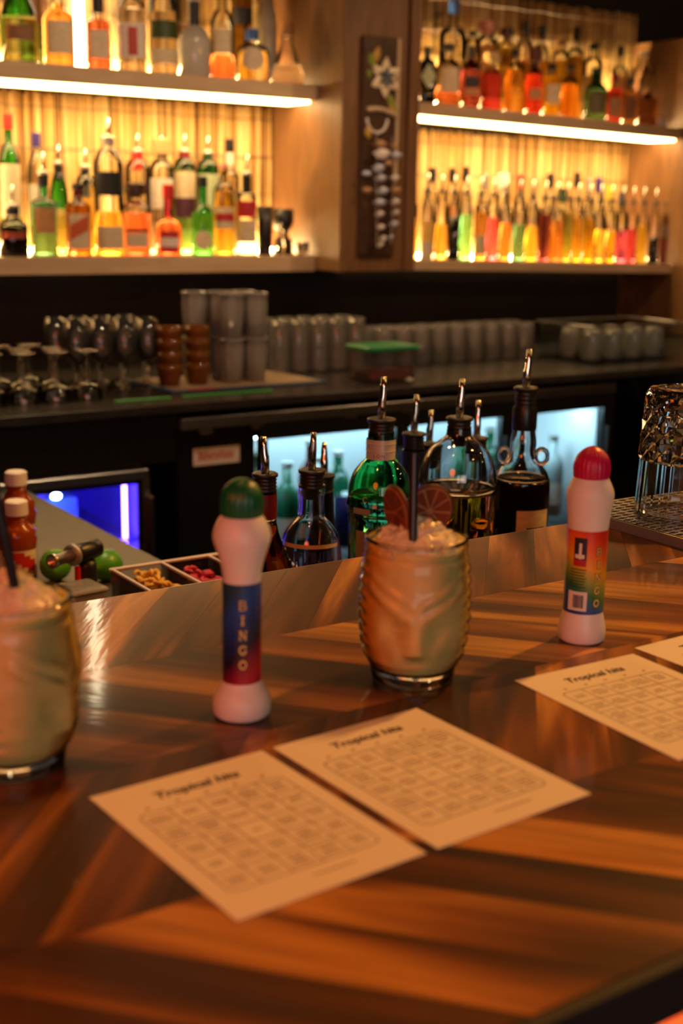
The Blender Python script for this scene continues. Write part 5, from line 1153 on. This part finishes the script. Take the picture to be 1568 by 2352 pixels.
# ------------------------------------------------------------------ bingo cards
def rrect(x0, x1, y0, y1, r, n=5):
    P = []
    for (cx, cy, a0) in ((x1 - r, y1 - r, 0), (x0 + r, y1 - r, PI / 2), (x0 + r, y0 + r, PI), (x1 - r, y0 + r, 1.5 * PI)):
        for k in range(n + 1): a = a0 + PI / 2 * k / n; P.append((cx + r * math.cos(a), cy + r * math.sin(a)))
    return P
CW, CH = .1115, .1515
plain('mark_red', hx('a85048'), .7); plain('mark_green', hx('7a8a60'), .7)
title = text_mesh('Tropical hits', .0108, shear=.22, off=.00035, space=.98)
def card(label, X, Y, rot, seed):
    t = thing('bingo_card', label, 'card', (X, Y, .0002), rot, 'bingo cards')
    MB().box(-CW / 2, CW / 2, -CH / 2, CH / 2, 0, .0003).build('sheet', M['paper'], t)
    z = .00042; rg = random.Random(seed)
    obj('title_print', title, M['ink'], t, (0, CH / 2 - .0195, z))
    gx0, gx1, gy0, gy1 = -.0455, .0455, -.0535, .0405; lw = .0006; m = MB()
    a = rrect(gx0, gx1, gy0, gy1, .005); b_ = rrect(gx0 + lw, gx1 - lw, gy0 + lw, gy1 - lw, .0046); n = len(a)
    m.add([(x, y, z) for x, y in a] + [(x, y, z) for x, y in b_], [(i, (i + 1) % n, (i + 1) % n + n, i + n) for i in range(n)])
    for k in range(1, 5):
        x = gx0 + (gx1 - gx0) * k / 5; y = gy0 + (gy1 - gy0) * k / 5
        m.quad((x - lw / 2, gy0 + lw, z), (x + lw / 2, gy0 + lw, z), (x + lw / 2, gy1 - lw, z), (x - lw / 2, gy1 - lw, z)); m.quad((gx0 + lw, y - lw / 2, z + .00002), (gx1 - lw, y - lw / 2, z + .00002), (gx1 - lw, y + lw / 2, z + .00002), (gx0 + lw, y + lw / 2, z + .00002))
    m.build('grid_print', M['ink_line'], t)
    m = MB(); cw, ch = (gx1 - gx0) / 5, (gy1 - gy0) / 5
    for i in range(5):
        for j in range(5):
            cx, cy = gx0 + (i + .5) * cw, gy0 + (j + .5) * ch; L = rg.choice([2, 3, 3, 4]) if (i, j) != (2, 2) else 1
            for k in range(L):
                wd = rg.uniform(.45, .9) * cw * .42 if (i, j) != (2, 2) else .003; y = cy + (k - (L - 1) / 2) * .0031; x = cx - wd
                while x < cx + wd:
                    e_ = min(cx + wd, x + rg.uniform(.0008, .0026)); m.quad((x, y - .0007, z), (e_, y - .0007, z), (e_, y + .0007, z), (x, y + .0007, z)); x = e_ + .0006
    x = -.004
    while x < .020:
        e_ = x + rg.uniform(.0015, .003); m.quad((x, -.0625, z), (e_, -.0625, z), (e_, -.0613, z), (x, -.0613, z)); x = e_ + .0006
    m.build('small_print', M['ink_grey'], t)
    for i in range(5):
        cx = gx0 + (i + .5) * cw; m = MB(); P = [(cx + (.0017 if k % 2 else .0008) * math.cos(2 * PI * k / 10), .0455 + (.0017 if k % 2 else .0008) * math.sin(2 * PI * k / 10)) for k in range(10)]
        m.add([(x, y, z) for x, y in P], [tuple(range(10))]); m.build('star_print', M['mark_green' if i == 1 else 'mark_red'], t)
    return t
card('white bingo card nearest the camera, in front of the green-capped dauber', .3095, .5365, .045, 1)
card('white bingo card in front of the tiki cocktail between the daubers', .4285, .5420, .045, 2)
card('white bingo card in front of the crimson-capped dauber', .6225, .5480, -.03, 3)
card('bingo card cut off by the picture\'s edge beyond the crimson-capped dauber', .7485, .5560, .02, 4)
